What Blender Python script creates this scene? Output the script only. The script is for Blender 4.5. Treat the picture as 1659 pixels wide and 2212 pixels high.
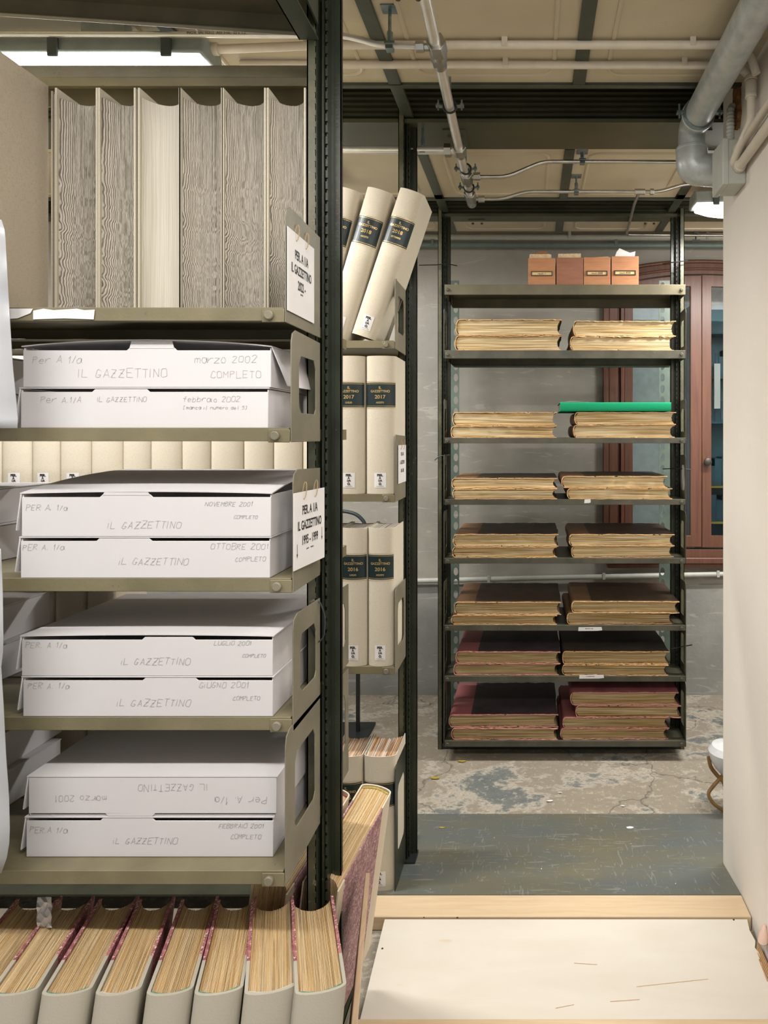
import bpy, bmesh, math, random
from mathutils import Vector, Matrix, noise
from mathutils.geometry import tessellate_polygon
for o in list(bpy.data.objects): bpy.data.objects.remove(o)
SC = bpy.context.scene; COL = SC.collection
PI = math.pi
# ------------------------------------------------------------------ camera, world, exposure, lights
F = 1404.0; VX = 1148.0; VY = 940.0; CH = 1.707
cam = bpy.data.cameras.new('camera'); camo = bpy.data.objects.new('camera', cam); COL.objects.link(camo)
camo.location = (0, 0, CH); camo.rotation_euler = (PI/2, 0, 0)
cam.sensor_fit = 'HORIZONTAL'; cam.sensor_width = 36; cam.lens = F/1659*36
cam.shift_x = -(VX-829.5)/1659; cam.shift_y = -(1106-VY)/1659; cam.clip_start = 0.02
SC.camera = camo
vs = SC.view_settings; vs.view_transform = 'Standard'; vs.look = 'None'; vs.gamma = 1; vs.exposure = 0.12
try: vs.use_curve_mapping = False
except Exception: pass
w = bpy.data.worlds.new('world'); SC.world = w; w.use_nodes = True
w.node_tree.nodes['Background'].inputs[0].default_value = (1.0, 0.985, 0.96, 1)
w.node_tree.nodes['Background'].inputs[1].default_value = 0.6
FIX = [  # x0, x1, y, z_ceiling, power
    (-2.05, -0.80, 0.35, 2.93, 18), (-0.55, 0.70, 0.35, 2.93, 25),
    (-2.23, -0.955, 1.95, 2.878, 38), (0.795, 2.05, 3.22, 2.90, 55), (-2.10, -0.90, 3.05, 2.93, 38)]  # last entry is an added, unseen lamp that brightens the far aisle
WARM = (1.0, 0.97, 0.925)

def P(x, y, Y): return Vector(((x-VX)*Y/F, Y, CH+(VY-y)*Y/F))
# ------------------------------------------------------------------ helpers
def empty(name, label, cat, loc=(0,0,0), rot=None, group=None):
    o = bpy.data.objects.new(name, None); COL.objects.link(o); o.empty_display_size = .05
    o.location = loc
    if rot is not None:
        o.rotation_euler = rot.to_euler() if isinstance(rot, Matrix) else rot
    o['label'] = label; o['category'] = cat
    if group: o['group'] = group
    return o
def tag(o, label=None, cat=None, group=None, kind=None):
    if label: o['label'] = label
    if cat: o['category'] = cat
    if group: o['group'] = group
    if kind: o['kind'] = kind
    return o
class MB:
    def __init__(s): s.v = []; s.f = []; s.m = []
    def add(s, vs, fs, mi=0):
        b = len(s.v); s.v += [Vector(v) for v in vs]; s.f += [tuple(i+b for i in f) for f in fs]; s.m += [mi]*len(fs); return s
    def box(s, x0, x1, y0, y1, z0, z1, mi=0, M=None):
        vs = [Vector((x, y, z)) for z in (z0, z1) for y in (y0, y1) for x in (x0, x1)]
        if M: vs = [M @ v for v in vs]
        return s.add(vs, [(0,2,3,1),(4,5,7,6),(0,1,5,4),(2,6,7,3),(0,4,6,2),(1,3,7,5)], mi)
    def hexa(s, b4, t4, mi=0):
        return s.add(list(b4)+list(t4), [(3,2,1,0),(4,5,6,7),(0,1,5,4),(1,2,6,5),(2,3,7,6),(3,0,4,7)], mi)
    def prism(s, loops, fn, a, b, mi=0):
        """loops: list of 2D loops (outer, holes); fn(u,v,w)->Vector ; a,b depth"""
        flat = [p for l in loops for p in l]; n = len(flat)
        tris = tessellate_polygon([[Vector((p[0], p[1], 0)) for p in l] for l in loops])
        vs = [fn(p[0], p[1], a) for p in flat]+[fn(p[0], p[1], b) for p in flat]
        fs = [tuple(t) for t in tris]+[tuple(i+n for i in reversed(t)) for t in tris]
        k = 0
        for l in loops:
            m = len(l)
            for i in range(m):
                j = (i+1) % m; fs.append((k+i, k+j, k+j+n, k+i+n))
            k += m
        return s.add(vs, fs, mi)
    def tube(s, path, r, n=12, mi=0, cap=True):
        path = [Vector(p) for p in path]; rings = []
        up = None
        for i, p in enumerate(path):
            d = (path[min(i+1, len(path)-1)]-path[max(i-1, 0)]).normalized()
            if up is None:
                up = Vector((0,0,1)) if abs(d.z) < .9 else Vector((0,1,0))
            a = d.cross(up).normalized(); up = a.cross(d).normalized()
            rr = r[i] if isinstance(r, (list, tuple)) else r
            rings.append([p+(a*math.cos(t)+up*math.sin(t))*rr for t in [2*PI*k/n for k in range(n)]])
        vs = [v for R in rings for v in R]; fs = []
        for i in range(len(rings)-1):
            for k in range(n):
                k2 = (k+1) % n; fs.append((i*n+k, i*n+k2, (i+1)*n+k2, (i+1)*n+k))
        if cap: fs.append(tuple(reversed(range(n)))); fs.append(tuple(range((len(rings)-1)*n, len(rings)*n)))
        return s.add(vs, fs, mi)
    def cyl(s, a, b, r, n=12, mi=0): return s.tube([a, b], r, n, mi)
    def build(s, name, mats, parent=None, bevel=0, smooth=True, ang=35, recalc=True, seg=2):
        me = bpy.data.meshes.new(name)
        me.from_pydata([tuple(v) for v in s.v], [], s.f)
        if not isinstance(mats, (list, tuple)): mats = [mats]
        for m in mats: me.materials.append(m)
        for p, i in zip(me.polygons, s.m): p.material_index = i
        if recalc:
            bm = bmesh.new(); bm.from_mesh(me); bmesh.ops.recalc_face_normals(bm, faces=bm.faces); bm.to_mesh(me); bm.free()
        if smooth:
            me.shade_smooth(); me.set_sharp_from_angle(angle=math.radians(ang))
        o = bpy.data.objects.new(name, me); COL.objects.link(o)
        if parent: o.parent = parent
        if bevel:
            b = o.modifiers.new('bevel', 'BEVEL'); b.width = bevel; b.segments = seg; b.limit_method = 'ANGLE'; b.angle_limit = math.radians(40)
        return o
def struct(name, mb, mat, **k): return tag(mb.build(name, mat, None, **k), kind='structure')
def fillet(path, r, n=6):
    path = [Vector(p) for p in path]; out = [path[0]]
    for i in range(1, len(path)-1):
        p = path[i]; a = path[i-1]-p; b = path[i+1]-p
        rr = min(r, a.length*.45, b.length*.45); A = p+a.normalized()*rr; B = p+b.normalized()*rr
        for k in range(n+1):
            t = k/n; out.append(A*(1-t)**2+p*2*t*(1-t)+B*t*t)
    out.append(path[-1]); return out
# ------------------------------------------------------------------ materials
def lin(c):
    f = lambda v: (v/255/12.92) if v/255 <= .04045 else ((v/255+.055)/1.055)**2.4
    return (f(c[0]), f(c[1]), f(c[2]), 1)
class N:
    def __init__(s, name):
        s.m = bpy.data.materials.new(name); s.m.use_nodes = True; s.t = s.m.node_tree; s.b = s.t.nodes['Principled BSDF']
        s.tc = s.n('ShaderNodeTexCoord')
    def n(s, t, **k):
        x = s.t.nodes.new(t)
        for a, v in k.items(): setattr(x, a, v)
        return x
    def l(s, a, b): s.t.links.new(a, b)
    def mapping(s, scale, src='Object', rnd=False):
        m = s.n('ShaderNodeMapping'); s.l(s.tc.outputs[src], m.inputs[0]); m.inputs['Scale'].default_value = scale
        if rnd:
            oi = s.n('ShaderNodeObjectInfo'); c = s.n('ShaderNodeVectorMath', operation='SCALE'); c.inputs[0].default_value = (17, 31, 23)
            s.l(oi.outputs['Random'], c.inputs['Scale']); s.l(c.outputs[0], m.inputs['Location'])
        return m.outputs[0]
    def noise(s, scale, vec=None, detail=4, rough=.55, dist=0):
        x = s.n('ShaderNodeTexNoise'); x.inputs['Scale'].default_value = scale; x.inputs['Detail'].default_value = detail
        x.inputs['Roughness'].default_value = rough; x.inputs['Distortion'].default_value = dist
        s.l(vec if vec is not None else s.tc.outputs['Object'], x.inputs['Vector']); return x.outputs['Fac']
    def ramp(s, fac, stops):
        r = s.n('ShaderNodeValToRGB'); e = r.color_ramp.elements
        while len(e) < len(stops): e.new(.5)
        for i, (p, c) in enumerate(stops): e[i].position = p; e[i].color = lin(c) if len(c) == 3 else c
        s.l(fac, r.inputs[0]); return r.outputs[0]
    def mix(s, f, a, b, mode='MIX'):
        x = s.n('ShaderNodeMix', data_type='RGBA', blend_type=mode)
        for k, v in ((0, f), (6, a), (7, b)):
            if hasattr(v, 'links'): s.l(v, x.inputs[k])
            elif isinstance(v, (int, float)): x.inputs[k].default_value = v
            else: x.inputs[k].default_value = lin(v) if len(v) == 3 else v
        return x.outputs[2]
    def math(s, op, a, b=0, clamp=False):
        x = s.n('ShaderNodeMath', operation=op); x.use_clamp = clamp
        for k, v in ((0, a), (1, b)):
            if hasattr(v, 'links'): s.l(v, x.inputs[k])
            else: x.inputs[k].default_value = v
        return x.outputs[0]
    def col(s, c):
        if hasattr(c, 'links'): s.l(c, s.b.inputs['Base Color'])
        else: s.b.inputs['Base Color'].default_value = lin(c)
    def set(s, rough=None, metal=None, spec=None):
        if rough is not None: s.b.inputs['Roughness'].default_value = rough
        if metal is not None: s.b.inputs['Metallic'].default_value = metal
        if spec is not None: s.b.inputs['Specular IOR Level'].default_value = spec
        return s
    def bump(s, h, dist, strength=1):
        x = s.n('ShaderNodeBump'); x.inputs['Distance'].default_value = dist; x.inputs['Strength'].default_value = strength
        s.l(h, x.inputs['Height']); s.l(x.outputs[0], s.b.inputs['Normal'])
def paint(name, c1, c2, rough=.45, metal=0, scale=9, bump=.0004, chips=None):
    n = N(name); f = n.noise(scale, detail=6); c = n.mix(n.ramp(f, [(.35, (0,0,0,1)), (.65, (1,1,1,1))]), c1, c2)
    if chips:
        g = n.noise(38, detail=5, rough=.7); c = n.mix(n.ramp(g, [(.66, (0,0,0,1)), (.70, (1,1,1,1))]), c, chips)
    n.col(c); n.set(rough, metal); n.bump(n.noise(160, detail=3), bump); return n.m
def plain(name, c, rough=.6, metal=0, var=.08, scale=20):
    n = N(name); f = n.noise(scale, detail=4)
    n.col(n.mix(n.ramp(f, [(.3, (0,0,0,1)), (.7, (1,1,1,1))]), tuple(v*(1-var) for v in c), c)); n.set(rough, metal); return n.m
def pages(name, base, dark, line=420, amp=.006, bump=.0012, tint=None, wz=7, pos=(.38, .56), leaf=0, waves=False):
    n = N(name); vec = n.mapping((1,1,1), rnd=True)
    sep = n.n('ShaderNodeSeparateXYZ'); n.l(n.tc.outputs['Object'], sep.inputs[0])
    wv = n.mapping((3 if waves else 9, .2 if waves else 2.2, wz), rnd=True); wob = n.noise(1.0, wv, detail=3, rough=.6)
    x2 = n.math('ADD', sep.outputs[0], n.math('MULTIPLY', n.math('SUBTRACT', wob, .5), amp))
    if waves:
        zr = n.n('ShaderNodeMapRange'); n.l(sep.outputs[2], zr.inputs[0]); zr.inputs[1].default_value = .42; zr.inputs[2].default_value = .22; zr.inputs[3].default_value = .18; zr.inputs[4].default_value = 1
        x2 = n.math('ADD', sep.outputs[0], n.math('MULTIPLY', n.math('MULTIPLY', n.math('SUBTRACT', wob, .5), amp), zr.outputs[0]))
    def sine(k):
        fine = n.noise(1.0, n.mapping((380, 2 if waves else 10, 8 if waves else 14), rnd=True), detail=2)
        med = n.noise(1.0, n.mapping((110, .5 if waves else 5, 3 if waves else 5), rnd=True), detail=2)
        ph = n.math('ADD', n.math('MULTIPLY', x2, k*6.283), n.math('ADD', n.math('MULTIPLY', fine, 2.6), n.math('MULTIPLY', med, 4)))
        return n.math('ADD', n.math('MULTIPLY', n.math('SINE', ph), .5), .5)
    def lines(k, s):
        c = n.n('ShaderNodeCombineXYZ'); n.l(n.math('MULTIPLY', x2, k), c.inputs[0])
        n.l(n.math('MULTIPLY', sep.outputs[1], s), c.inputs[1]); n.l(n.math('MULTIPLY', sep.outputs[2], s), c.inputs[2])
        oi = n.n('ShaderNodeObjectInfo'); ad = n.n('ShaderNodeVectorMath', operation='ADD'); n.l(c.outputs[0], ad.inputs[0])
        sc = n.n('ShaderNodeVectorMath', operation='SCALE'); sc.inputs[0].default_value = (91, 37, 53); n.l(oi.outputs['Random'], sc.inputs['Scale']); n.l(sc.outputs[0], ad.inputs[1])
        return n.noise(1.0, ad.outputs[0], detail=2, rough=.6)
    a = lines(line, 3); b = lines(line*.22, 2)
    if leaf: a = n.math('ADD', n.math('MULTIPLY', a, .35), n.math('MULTIPLY', sine(leaf), .65)); pos = (.18, .62)
    c = n.mix(n.ramp(a, [(pos[0], (0,0,0,1)), (pos[1], (1,1,1,1))]), dark, base)  # dark lines: paper-edge texture plus painted shade in gaps between leaves
    if tint: c = n.mix(n.ramp(b, [(.4, (0,0,0,1)), (.65, (1,1,1,1))]), c, tint, 'MULTIPLY')
    n.col(c); n.set(.85, spec=.2)
    h = n.math('ADD', a, n.math('MULTIPLY', n.noise(90, vec, detail=4), .35)); n.bump(h, bump, .9); return n.m
def cloth(name, c, c2=None, sc=1.0):
    n = N(name); v = n.mapping((900*sc, 900*sc, 160*sc)); v2 = n.mapping((160*sc, 160*sc, 900*sc))
    a = n.noise(1, v, detail=1); b = n.noise(1, v2, detail=1); h = n.math('ADD', a, b)
    big = n.noise(5, detail=3)
    cc = n.mix(n.ramp(h, [(.75, (0,0,0,1)), (1.0, (1,1,1,1))]), tuple(x*.92 for x in c), c)
    cc = n.mix(n.ramp(big, [(.3, (0,0,0,1)), (.8, (1,1,1,1))]), cc, c2 or tuple(x*.95 for x in c))
    n.col(cc); n.set(.85, spec=.2); n.bump(h, .0004, .7); return n.m
M = {}
M['olive'] = paint('olive shelf enamel', (124,116,90), (108,101,77), .38, chips=(96,88,74))
M['olive_m'] = paint('mid olive enamel', (106,100,78), (92,87,68), .4)
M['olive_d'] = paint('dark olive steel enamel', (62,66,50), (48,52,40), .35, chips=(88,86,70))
M['plate'] = paint('grey brown bracket enamel', (128,122,106), (112,108,92), .4)
M['post'] = paint('dark green post enamel', (44,50,38), (34,38,28), .32, chips=(92,88,66))
M['post_lit'] = paint('lit olive post flange enamel', (96,92,70), (70,74,56), .4, scale=14, chips=(140,132,116))  # flange paler than the post; light on its angled face painted in
M['teal'] = paint('grey green steel upright', (96,112,102), (82,98,90), .4)
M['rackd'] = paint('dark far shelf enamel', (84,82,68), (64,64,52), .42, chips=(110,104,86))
M['chrome'] = plain('polished stainless pipe', (232,230,226), .30, .7, .05)
M['steel'] = plain('brushed steel fitting', (190,188,182), .28, 1, .12)
M['zinc'] = paint('galvanised zinc', (200,204,204), (176,184,184), .36, .3, 22)
M['clip'] = plain('zinc plated hanger', (150,168,172), .3, .9, .2)
M['rubber'] = plain('black rubber', (28,30,32), .6)
M['pvc'] = plain('ivory plastic conduit', (214,204,188), .4, 0, .05)
M['pvcg'] = plain('grey plastic', (186,188,180), .45, 0, .05)
M['pipeg'] = plain('grey painted pipe', (112,128,124), .4)
M['tie'] = plain('black cable tie', (20,20,20), .5)
M['card'] = plain('white cardboard', (208,205,207), .75, 0, .025, 3)
M['cardedge'] = plain('cardboard inside', (170,166,160), .85)
M['pencil'] = plain('pencil grey', (172,170,170), .8)
M['ink'] = plain('black print', (22,22,26), .6)
M['gold'] = plain('gold foil', (214,184,120), .35, .6)
M['paper'] = plain('white paper', (226,224,224), .55, 0, .04, 6)
M['string'] = plain('jute string', (186,156,116), .9, 0, .2, 200)
M['linen'] = cloth('cream book linen', (207,199,182), (199,190,173))
M['linen2'] = cloth('oatmeal linen', (200,196,186), (186,182,172))
M['endpaper'] = plain('pale endpaper', (214,208,204), .7, 0, .04)
M['greyboard'] = cloth('grey beige cover cloth', (178,166,148), (168,157,140), .6)
M['boardcl'] = cloth('pale grey beige board cloth', (196,188,170))
M['green'] = plain('dark green spine label', (12,40,44), .4, 0, .2)
M['pg_wavy'] = pages('wavy newsprint edge', (200,193,180), (116,108,96), 760, .030, .0018, None, 11, leaf=400, waves=True)
M['pg_smooth'] = pages('smooth newsprint edge', (204,198,186), (188,182,168), 760, .008, .0004, None, 5)
M['pg_white'] = pages('pale page edge', (222,214,202), (150,138,124), 520, .006, .001)
M['pg_mix'] = pages('worn newspaper page edge', (214,200,184), (128,112,100), 330, .02, .002, (236,190,130))
M['pg_tan'] = pages('tan aged page edge', (232,210,170), (164,136,98), 800, .006, .0012, (248,234,212), leaf=520)
M['pg_old'] = pages('old browned page edge', (222,206,170), (132,108,74), 620, .008, .0014, (236,218,184))
M['pg_old2'] = pages('old darkened page edge', (192,174,136), (112,92,62), 620, .008, .0014, (226,208,172))
def marbled(name, a, b, c, split=None, clothc=(180,174,160), edge=0):
    n = N(name); f = n.noise(55, n.mapping((1, .55, .55)), detail=5, rough=.7, dist=1.6); g = n.noise(90, detail=3, dist=2)
    cc = n.mix(n.ramp(f, [(.45, (0,0,0,1)), (.55, (1,1,1,1))]), a, b); cc = n.mix(n.ramp(g, [(.58, (0,0,0,1)), (.62, (1,1,1,1))]), cc, c)
    if split:
        sep = n.n('ShaderNodeSeparateXYZ'); n.l(n.tc.outputs['Object'], sep.inputs[0])
        k = n.math('LESS_THAN', sep.outputs[1], split); cc = n.mix(k, cc, clothc)
        if edge: cc = n.mix(n.math('GREATER_THAN', sep.outputs[1], edge), cc, clothc)
    n.col(cc); n.set(.7, spec=.25); n.bump(n.noise(300, detail=3), .0006, .6); return n.m
M['marble_r'] = marbled('red marbled board', (178,118,118), (146,86,92), (222,204,196), .085)
M['marble_p'] = marbled('purple marbled board', (172,132,134), (144,104,110), (216,198,192), .06, (214,198,176), .30)
def oldcover(name, face, spine, edge, split=.11):
    n = N(name); sep = n.n('ShaderNodeSeparateXYZ'); n.l(n.tc.outputs['Object'], sep.inputs[0])
    big = n.noise(7, n.mapping((1,1,1), rnd=True), detail=6, rough=.65); cc = n.mix(n.ramp(big, [(.4, (0,0,0,1)), (.7, (1,1,1,1))]), face, tuple(v*.72 for v in face))
    jit = n.math('MULTIPLY', n.math('SUBTRACT', n.noise(60, detail=4), .5), .012)
    k = n.math('LESS_THAN', n.math('ADD', sep.outputs[1], jit), split); cc = n.mix(k, cc, n.mix(big, spine, tuple(v*.8 for v in spine)))
    e = n.math('LESS_THAN', n.math('ADD', sep.outputs[2], n.math('MULTIPLY', n.math('SUBTRACT', n.noise(45, detail=5, rough=.7), .5), .03)), .0045)
    rub = n.mix(n.noise(70, detail=4), edge, tuple(v*.78 for v in edge)); cc = n.mix(e, cc, rub)
    n.col(cc); n.set(.6, spec=.3); n.bump(n.noise(120, detail=4), .0012, .7); return n.m
M['old_tan'] = oldcover('worn brown cover with tan edges', (84,72,60), (150,112,80), (226,182,126))
M['old_dark'] = oldcover('worn dark cover with tan edges', (66,60,54), (78,66,56), (214,170,118))
M['old_red'] = oldcover('worn red cloth cover', (72,62,64), (172,104,104), (206,146,128), .10)
M['old_redf'] = oldcover('worn all red cover', (160,94,98), (168,98,100), (206,150,132), .10)
M['old_olive'] = oldcover('worn brown leather spine cover', (82,66,52), (138,104,76), (226,184,130), .09)
M['greenbk'] = cloth('bright green book cloth', (22,150,104), (20,140,98))
def concrete():
    n = N('worn concrete'); big = n.noise(1.7, n.mapping((1, 1.6, 1)), detail=12, rough=.74, dist=.15)
    c = n.ramp(big, [(.32, (96,102,102)), (.42, (112,116,112)), (.46, (176,168,154)), (.50, (140,132,118)), (.62, (150,140,124)), (.67, (186,176,160)), (.73, (126,124,118))])
    fl = n.noise(34, detail=7, rough=.75); c = n.mix(n.math('MULTIPLY', n.ramp(fl, [(.56, (0,0,0,1)), (.60, (1,1,1,1))]), .5), c, (196,186,172))
    vo = n.n('ShaderNodeTexVoronoi', feature='DISTANCE_TO_EDGE'); vo.inputs['Scale'].default_value = 1.1
    d = n.n('ShaderNodeVectorMath', operation='ADD'); nn = n.n('ShaderNodeTexNoise'); nn.inputs['Scale'].default_value = 5; nn.inputs['Detail'].default_value = 6
    n.l(n.tc.outputs['Object'], nn.inputs['Vector']); sc = n.n('ShaderNodeVectorMath', operation='SCALE'); sc.inputs['Scale'].default_value = .35
    n.l(nn.outputs['Color'], sc.inputs[0]); n.l(n.tc.outputs['Object'], d.inputs[0]); n.l(sc.outputs[0], d.inputs[1]); n.l(d.outputs[0], vo.inputs['Vector'])
    cr = n.ramp(vo.outputs['Distance'], [(.0, (1,1,1,1)), (.007, (0,0,0,1))]); c = n.mix(n.math('MULTIPLY', cr, .7), c, (60,58,54))
    n.col(c); n.set(.55); n.bump(n.math('ADD', big, n.math('MULTIPLY', fl, .3)), .006, .5); return n.m
M['concrete'] = concrete()
def linoleum():
    n = N('scratched grey green sheet'); a = n.noise(2.2, n.mapping((1,2.4,1)), detail=5)
    c = n.ramp(a, [(.3, (92,100,102)), (.5, (100,102,94)), (.7, (110,106,86))])
    f = n.noise(4, n.mapping((1.6, 13, 1)), detail=5, dist=1.6); g = n.noise(4, n.mapping((11, 2.2, 1)), detail=5, dist=2.0)
    s = n.math('MAXIMUM', n.ramp(f, [(.61, (0,0,0,1)), (.64, (1,1,1,1))]), n.ramp(g, [(.62, (0,0,0,1)), (.65, (1,1,1,1))]))
    c = n.mix(n.math('MULTIPLY', s, .22), c, (176,178,172)); d = n.noise(60, detail=2); c = n.mix(n.ramp(d, [(.76, (0,0,0,1)), (.78, (1,1,1,1))]), c, (214,210,200))
    n.col(c); n.b.inputs['Roughness'].default_value = .38; n.bump(a, .003, .4); return n.m
M['lino'] = linoleum()
def wood(name, c1, c2, sc=(3, 40, 40), rough=.55, knots=None):
    n = N(name); f = n.noise(1.2, n.mapping(sc), detail=6, rough=.6, dist=.6)
    c = n.mix(n.ramp(f, [(.3, (0,0,0,1)), (.7, (1,1,1,1))]), c1, c2)
    if knots:
        k = n.noise(9, n.mapping((1, 2.5, 1)), detail=1); c = n.mix(n.ramp(k, [(.76, (0,0,0,1)), (.80, (1,1,1,1))]), c, knots)
    n.col(c); n.set(rough); n.bump(f, .0006, .6); return n.m
M['pine'] = wood('planed pine', (212,190,158), (198,172,138), knots=(160,112,74))
M['ply'] = wood('pale painted plywood', (212,206,195), (206,198,185), (2, 9, 9), .5, (206,192,168))
M['plyedge'] = wood('raw plywood edge', (206,170,124), (160,118,76), (5,5,200))
M['plank'] = wood('weathered pale plank', (202,178,150), (170,142,112), (30,3,30))
M['drawer'] = wood('orange brown cedar', (188,136,96), (170,114,78), (8, 60, 60))
M['drawer2'] = wood('reddish brown cedar', (158,108,84), (140,92,70), (8, 60, 60))
M['mahog'] = wood('reddish brown varnished wood', (112,74,58), (88,56,44), (50, 50, 3), .35)
M['cardtab'] = plain('buff index card', (222,198,158), .8, 0, .15, 60)
M['tabbrown'] = plain('brown index card', (160,104,68), .8)
M['holder'] = plain('dark metal label holder', (82,80,76), .4, .7)
M['labelbuff'] = plain('buff label card', (226,196,140), .8, 0, .1, 40)
def wallm(name, c1, c2, c3, sc=1.2, bump=.002, rough=.7):
    n = N(name); a = n.noise(sc, detail=8, rough=.62); c = n.ramp(a, [(.3, c1), (.52, c2), (.75, c3)])
    s = n.noise(3, n.mapping((1,1,6)), detail=5, dist=2); c = n.mix(n.math('MULTIPLY', n.ramp(s, [(.62, (0,0,0,1)), (.66, (1,1,1,1))]), .16), c, (230,228,220))
    n.col(c); n.set(rough); n.bump(n.noise(45, detail=5), bump, .35); return n.m
M['wall_grey'] = wallm('grey limewash wall', (136,134,126), (158,155,146), (176,172,162), 1.5, .002, .42)
M['wall_low'] = wallm('bare grey plaster', (128,130,128), (148,148,144), (168,166,160), 2.2, .004, .8)
M['wall_white'] = wallm('white plaster', (216,208,198), (224,217,207), (230,224,215), .8, .0015, .6)
M['rustfoam'] = paint('brown foam filler', (150,108,56), (92,62,36), .9, bump=.004, scale=40)
M['ceil'] = paint('beige metal ceiling', (200,188,162), (186,174,148), .38, scale=3)
M['beam'] = paint('dark ribbed beam', (58,58,42), (44,46,34), .34, scale=5)
M['beamo'] = paint('olive beam plate', (72,72,52), (60,62,44), .40, scale=4)
M['rib'] = paint('grey green ceiling rib', (72,76,66), (58,64,54), .38)
M['lampbody'] = plain('grey lamp housing', (150,160,158), .45)
M['clipd'] = plain('dark lamp clip', (66,74,74), .5)
def emis(name, c, s):
    n = N(name); n.b.inputs['Emission Color'].default_value = (*c, 1); n.b.inputs['Emission Strength'].default_value = s; n.col((240,240,240)); return n.m
M['glow'] = emis('lit diffuser', (1.0, .97, .93), 17)
def glassm(name, c, alpha=.25, rough=.05):
    n = N(name); n.col(c); n.set(rough); n.b.inputs['Transmission Weight'].default_value = 1-alpha; n.b.inputs['IOR'].default_value = 1.1; return n.m
M['glass'] = glassm('clear pane', (220,230,230), .0, .0)
M['interior_w'] = plain('pale grey interior board', (214,220,224), .6)
M['interior_t'] = plain('teal dark interior', (62,108,122), .5, 0, .35, 3)
M['blueblk'] = plain('blue grey folder', (52,92,112), .6, 0, .3, 12)
M['yellow'] = plain('yellow shelf strip', (170,150,60), .6)
M['plastic'] = plain('white glossy plastic film', (176,178,182), .25, 0, .05, 4)
M['porc'] = plain('white glazed shell', (214,216,218), .25, 0, .08, 15)
M['branch'] = paint('brown twig', (150,116,66), (110,80,44), .6)
M['blackm'] = plain('black steel', (34,38,40), .45)
M['hose'] = plain('dark grey hose', (44,54,58), .45)
M['band_g'] = plain('green headband', (110,160,134), .8, 0, .3, 300)
M['band_y'] = plain('yellow headband', (206,186,90), .8, 0, .3, 300)
M['band_r'] = plain('red headband', (150,66,70), .8, 0, .3, 300)
M['pinkw'] = plain('pinkish paint flake', (222,190,172), .6)
# ------------------------------------------------------------------ text
_tc = {}
def font2d(text, size, bold=0.0, shx=1.0):
    key = (text, size, bold, shx)
    if key in _tc: return _tc[key]
    cu = bpy.data.curves.new('t', 'FONT'); cu.body = text; cu.size = size; cu.align_x = 'CENTER'; cu.offset = bold; cu.resolution_u = 3
    o = bpy.data.objects.new('t', cu); COL.objects.link(o)
    bpy.context.view_layer.update()
    me = bpy.data.meshes.new_from_object(o.evaluated_get(bpy.context.evaluated_depsgraph_get()))
    r = ([(v.co.x*shx, v.co.y) for v in me.vertices], [tuple(p.vertices) for p in me.polygons])
    bpy.data.objects.remove(o); _tc[key] = r; return r
def put(mb, r, fn, mi=0): mb.add([fn(u, v) for u, v in r[0]], r[1], mi)
G = {'A':'00 26 40;12 32','B':'00 06 36 45 34 03;33 42 41 30 00','C':'45 26 15 01 10 30 41','D':'00 06 26 44 42 20 00','E':'46 06 00 40;03 33','F':'46 06 00;03 33',
'G':'45 26 15 01 10 30 42 22','I':'06 00','J':'36 31 20 01','H':'00 06;40 46;03 43','L':'06 00 40','M':'00 06 23 46 40','N':'00 06 40 46','O':'10 01 05 16 36 45 41 30 10',
'P':'00 06 36 45 34 03','R':'00 06 36 45 34 03;13 40','T':'06 46;26 20','U':'06 01 10 30 41 46','V':'06 20 46','Z':'06 46 00 40;13 33','S':'45 26 05 14 33 42 30 00',
'a':'42 34 14 02 10 30 42 44;43 41 50','b':'06 00;02 14 34 42 30 00','d':'46 40;42 34 14 02 10 30 42','e':'02 42 34 14 02 10 40','f':'46 26 20;04 44','r':'00 04;02 24 44','m':'00 04;03 14 23 20;23 34 43 40',
'z':'04 44 00 40','o':'10 02 14 34 42 30 10','i':'00 04;06 06','c':'43 14 02 10 40','l':'26 20 30','n':'00 04;03 24 43 40','u':'04 01 20 41;44 40','t':'16 11 30;04 34','h':'06 00;03 24 43 40',
'0':'10 01 05 16 36 45 41 30 10','1':'04 16 10','2':'05 16 36 45 00 40','3':'06 46 23 42 30 00','4':'30 36 02 42','5':'46 06 04 34 42 30 00','6':'36 04 01 10 30 42 13','7':'06 46 10','8':'23 05 16 36 45 23 01 10 30 41 23','9':'43 13 05 26 45 40',
'.':'00 01','/':'00 26','[':'26 06 00 20','-':'13 33',']':'06 26 20 00'}
def stroke(mb, text, x, z, h, fn, wd=.0011, slant=.12, seed=0, mi=0, flip=False):
    """pencil strokes; fn(u,v)->Vector"""
    rd = random.Random(seed); s = h/6; cx = x
    for ch in text:
        if ch == ' ': cx += 4.2*s; continue
        g = G.get(ch)
        if not g: continue
        jz = rd.uniform(-.4, .4)*s; js = rd.uniform(.9, 1.1)
        for st in g.split(';'):
            pts = [Vector(((int(p[0])+rd.uniform(-.25,.25)+slant*int(p[1]))*s*js+cx-x, (int(p[1])+rd.uniform(-.25,.25))*s*js+jz)) for p in st.split()]
            for a, b in zip(pts, pts[1:]):
                d = (b-a)
                if d.length < 1e-6: d = Vector((s*.4, 0)); b = a+d
                d.normalize(); nn = Vector((-d.y, d.x))*wd/2
                q = [a+nn, a-nn, b-nn, b+nn]
                if flip: q = [-p for p in q]
                mb.add([fn(x+p.x, z+p.y) for p in q], [(0,1,2,3)], mi)
        cx += (5.6 if ch not in 'I1.i/' else 3.6 if ch in '1/' else 2.4)*s
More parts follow.
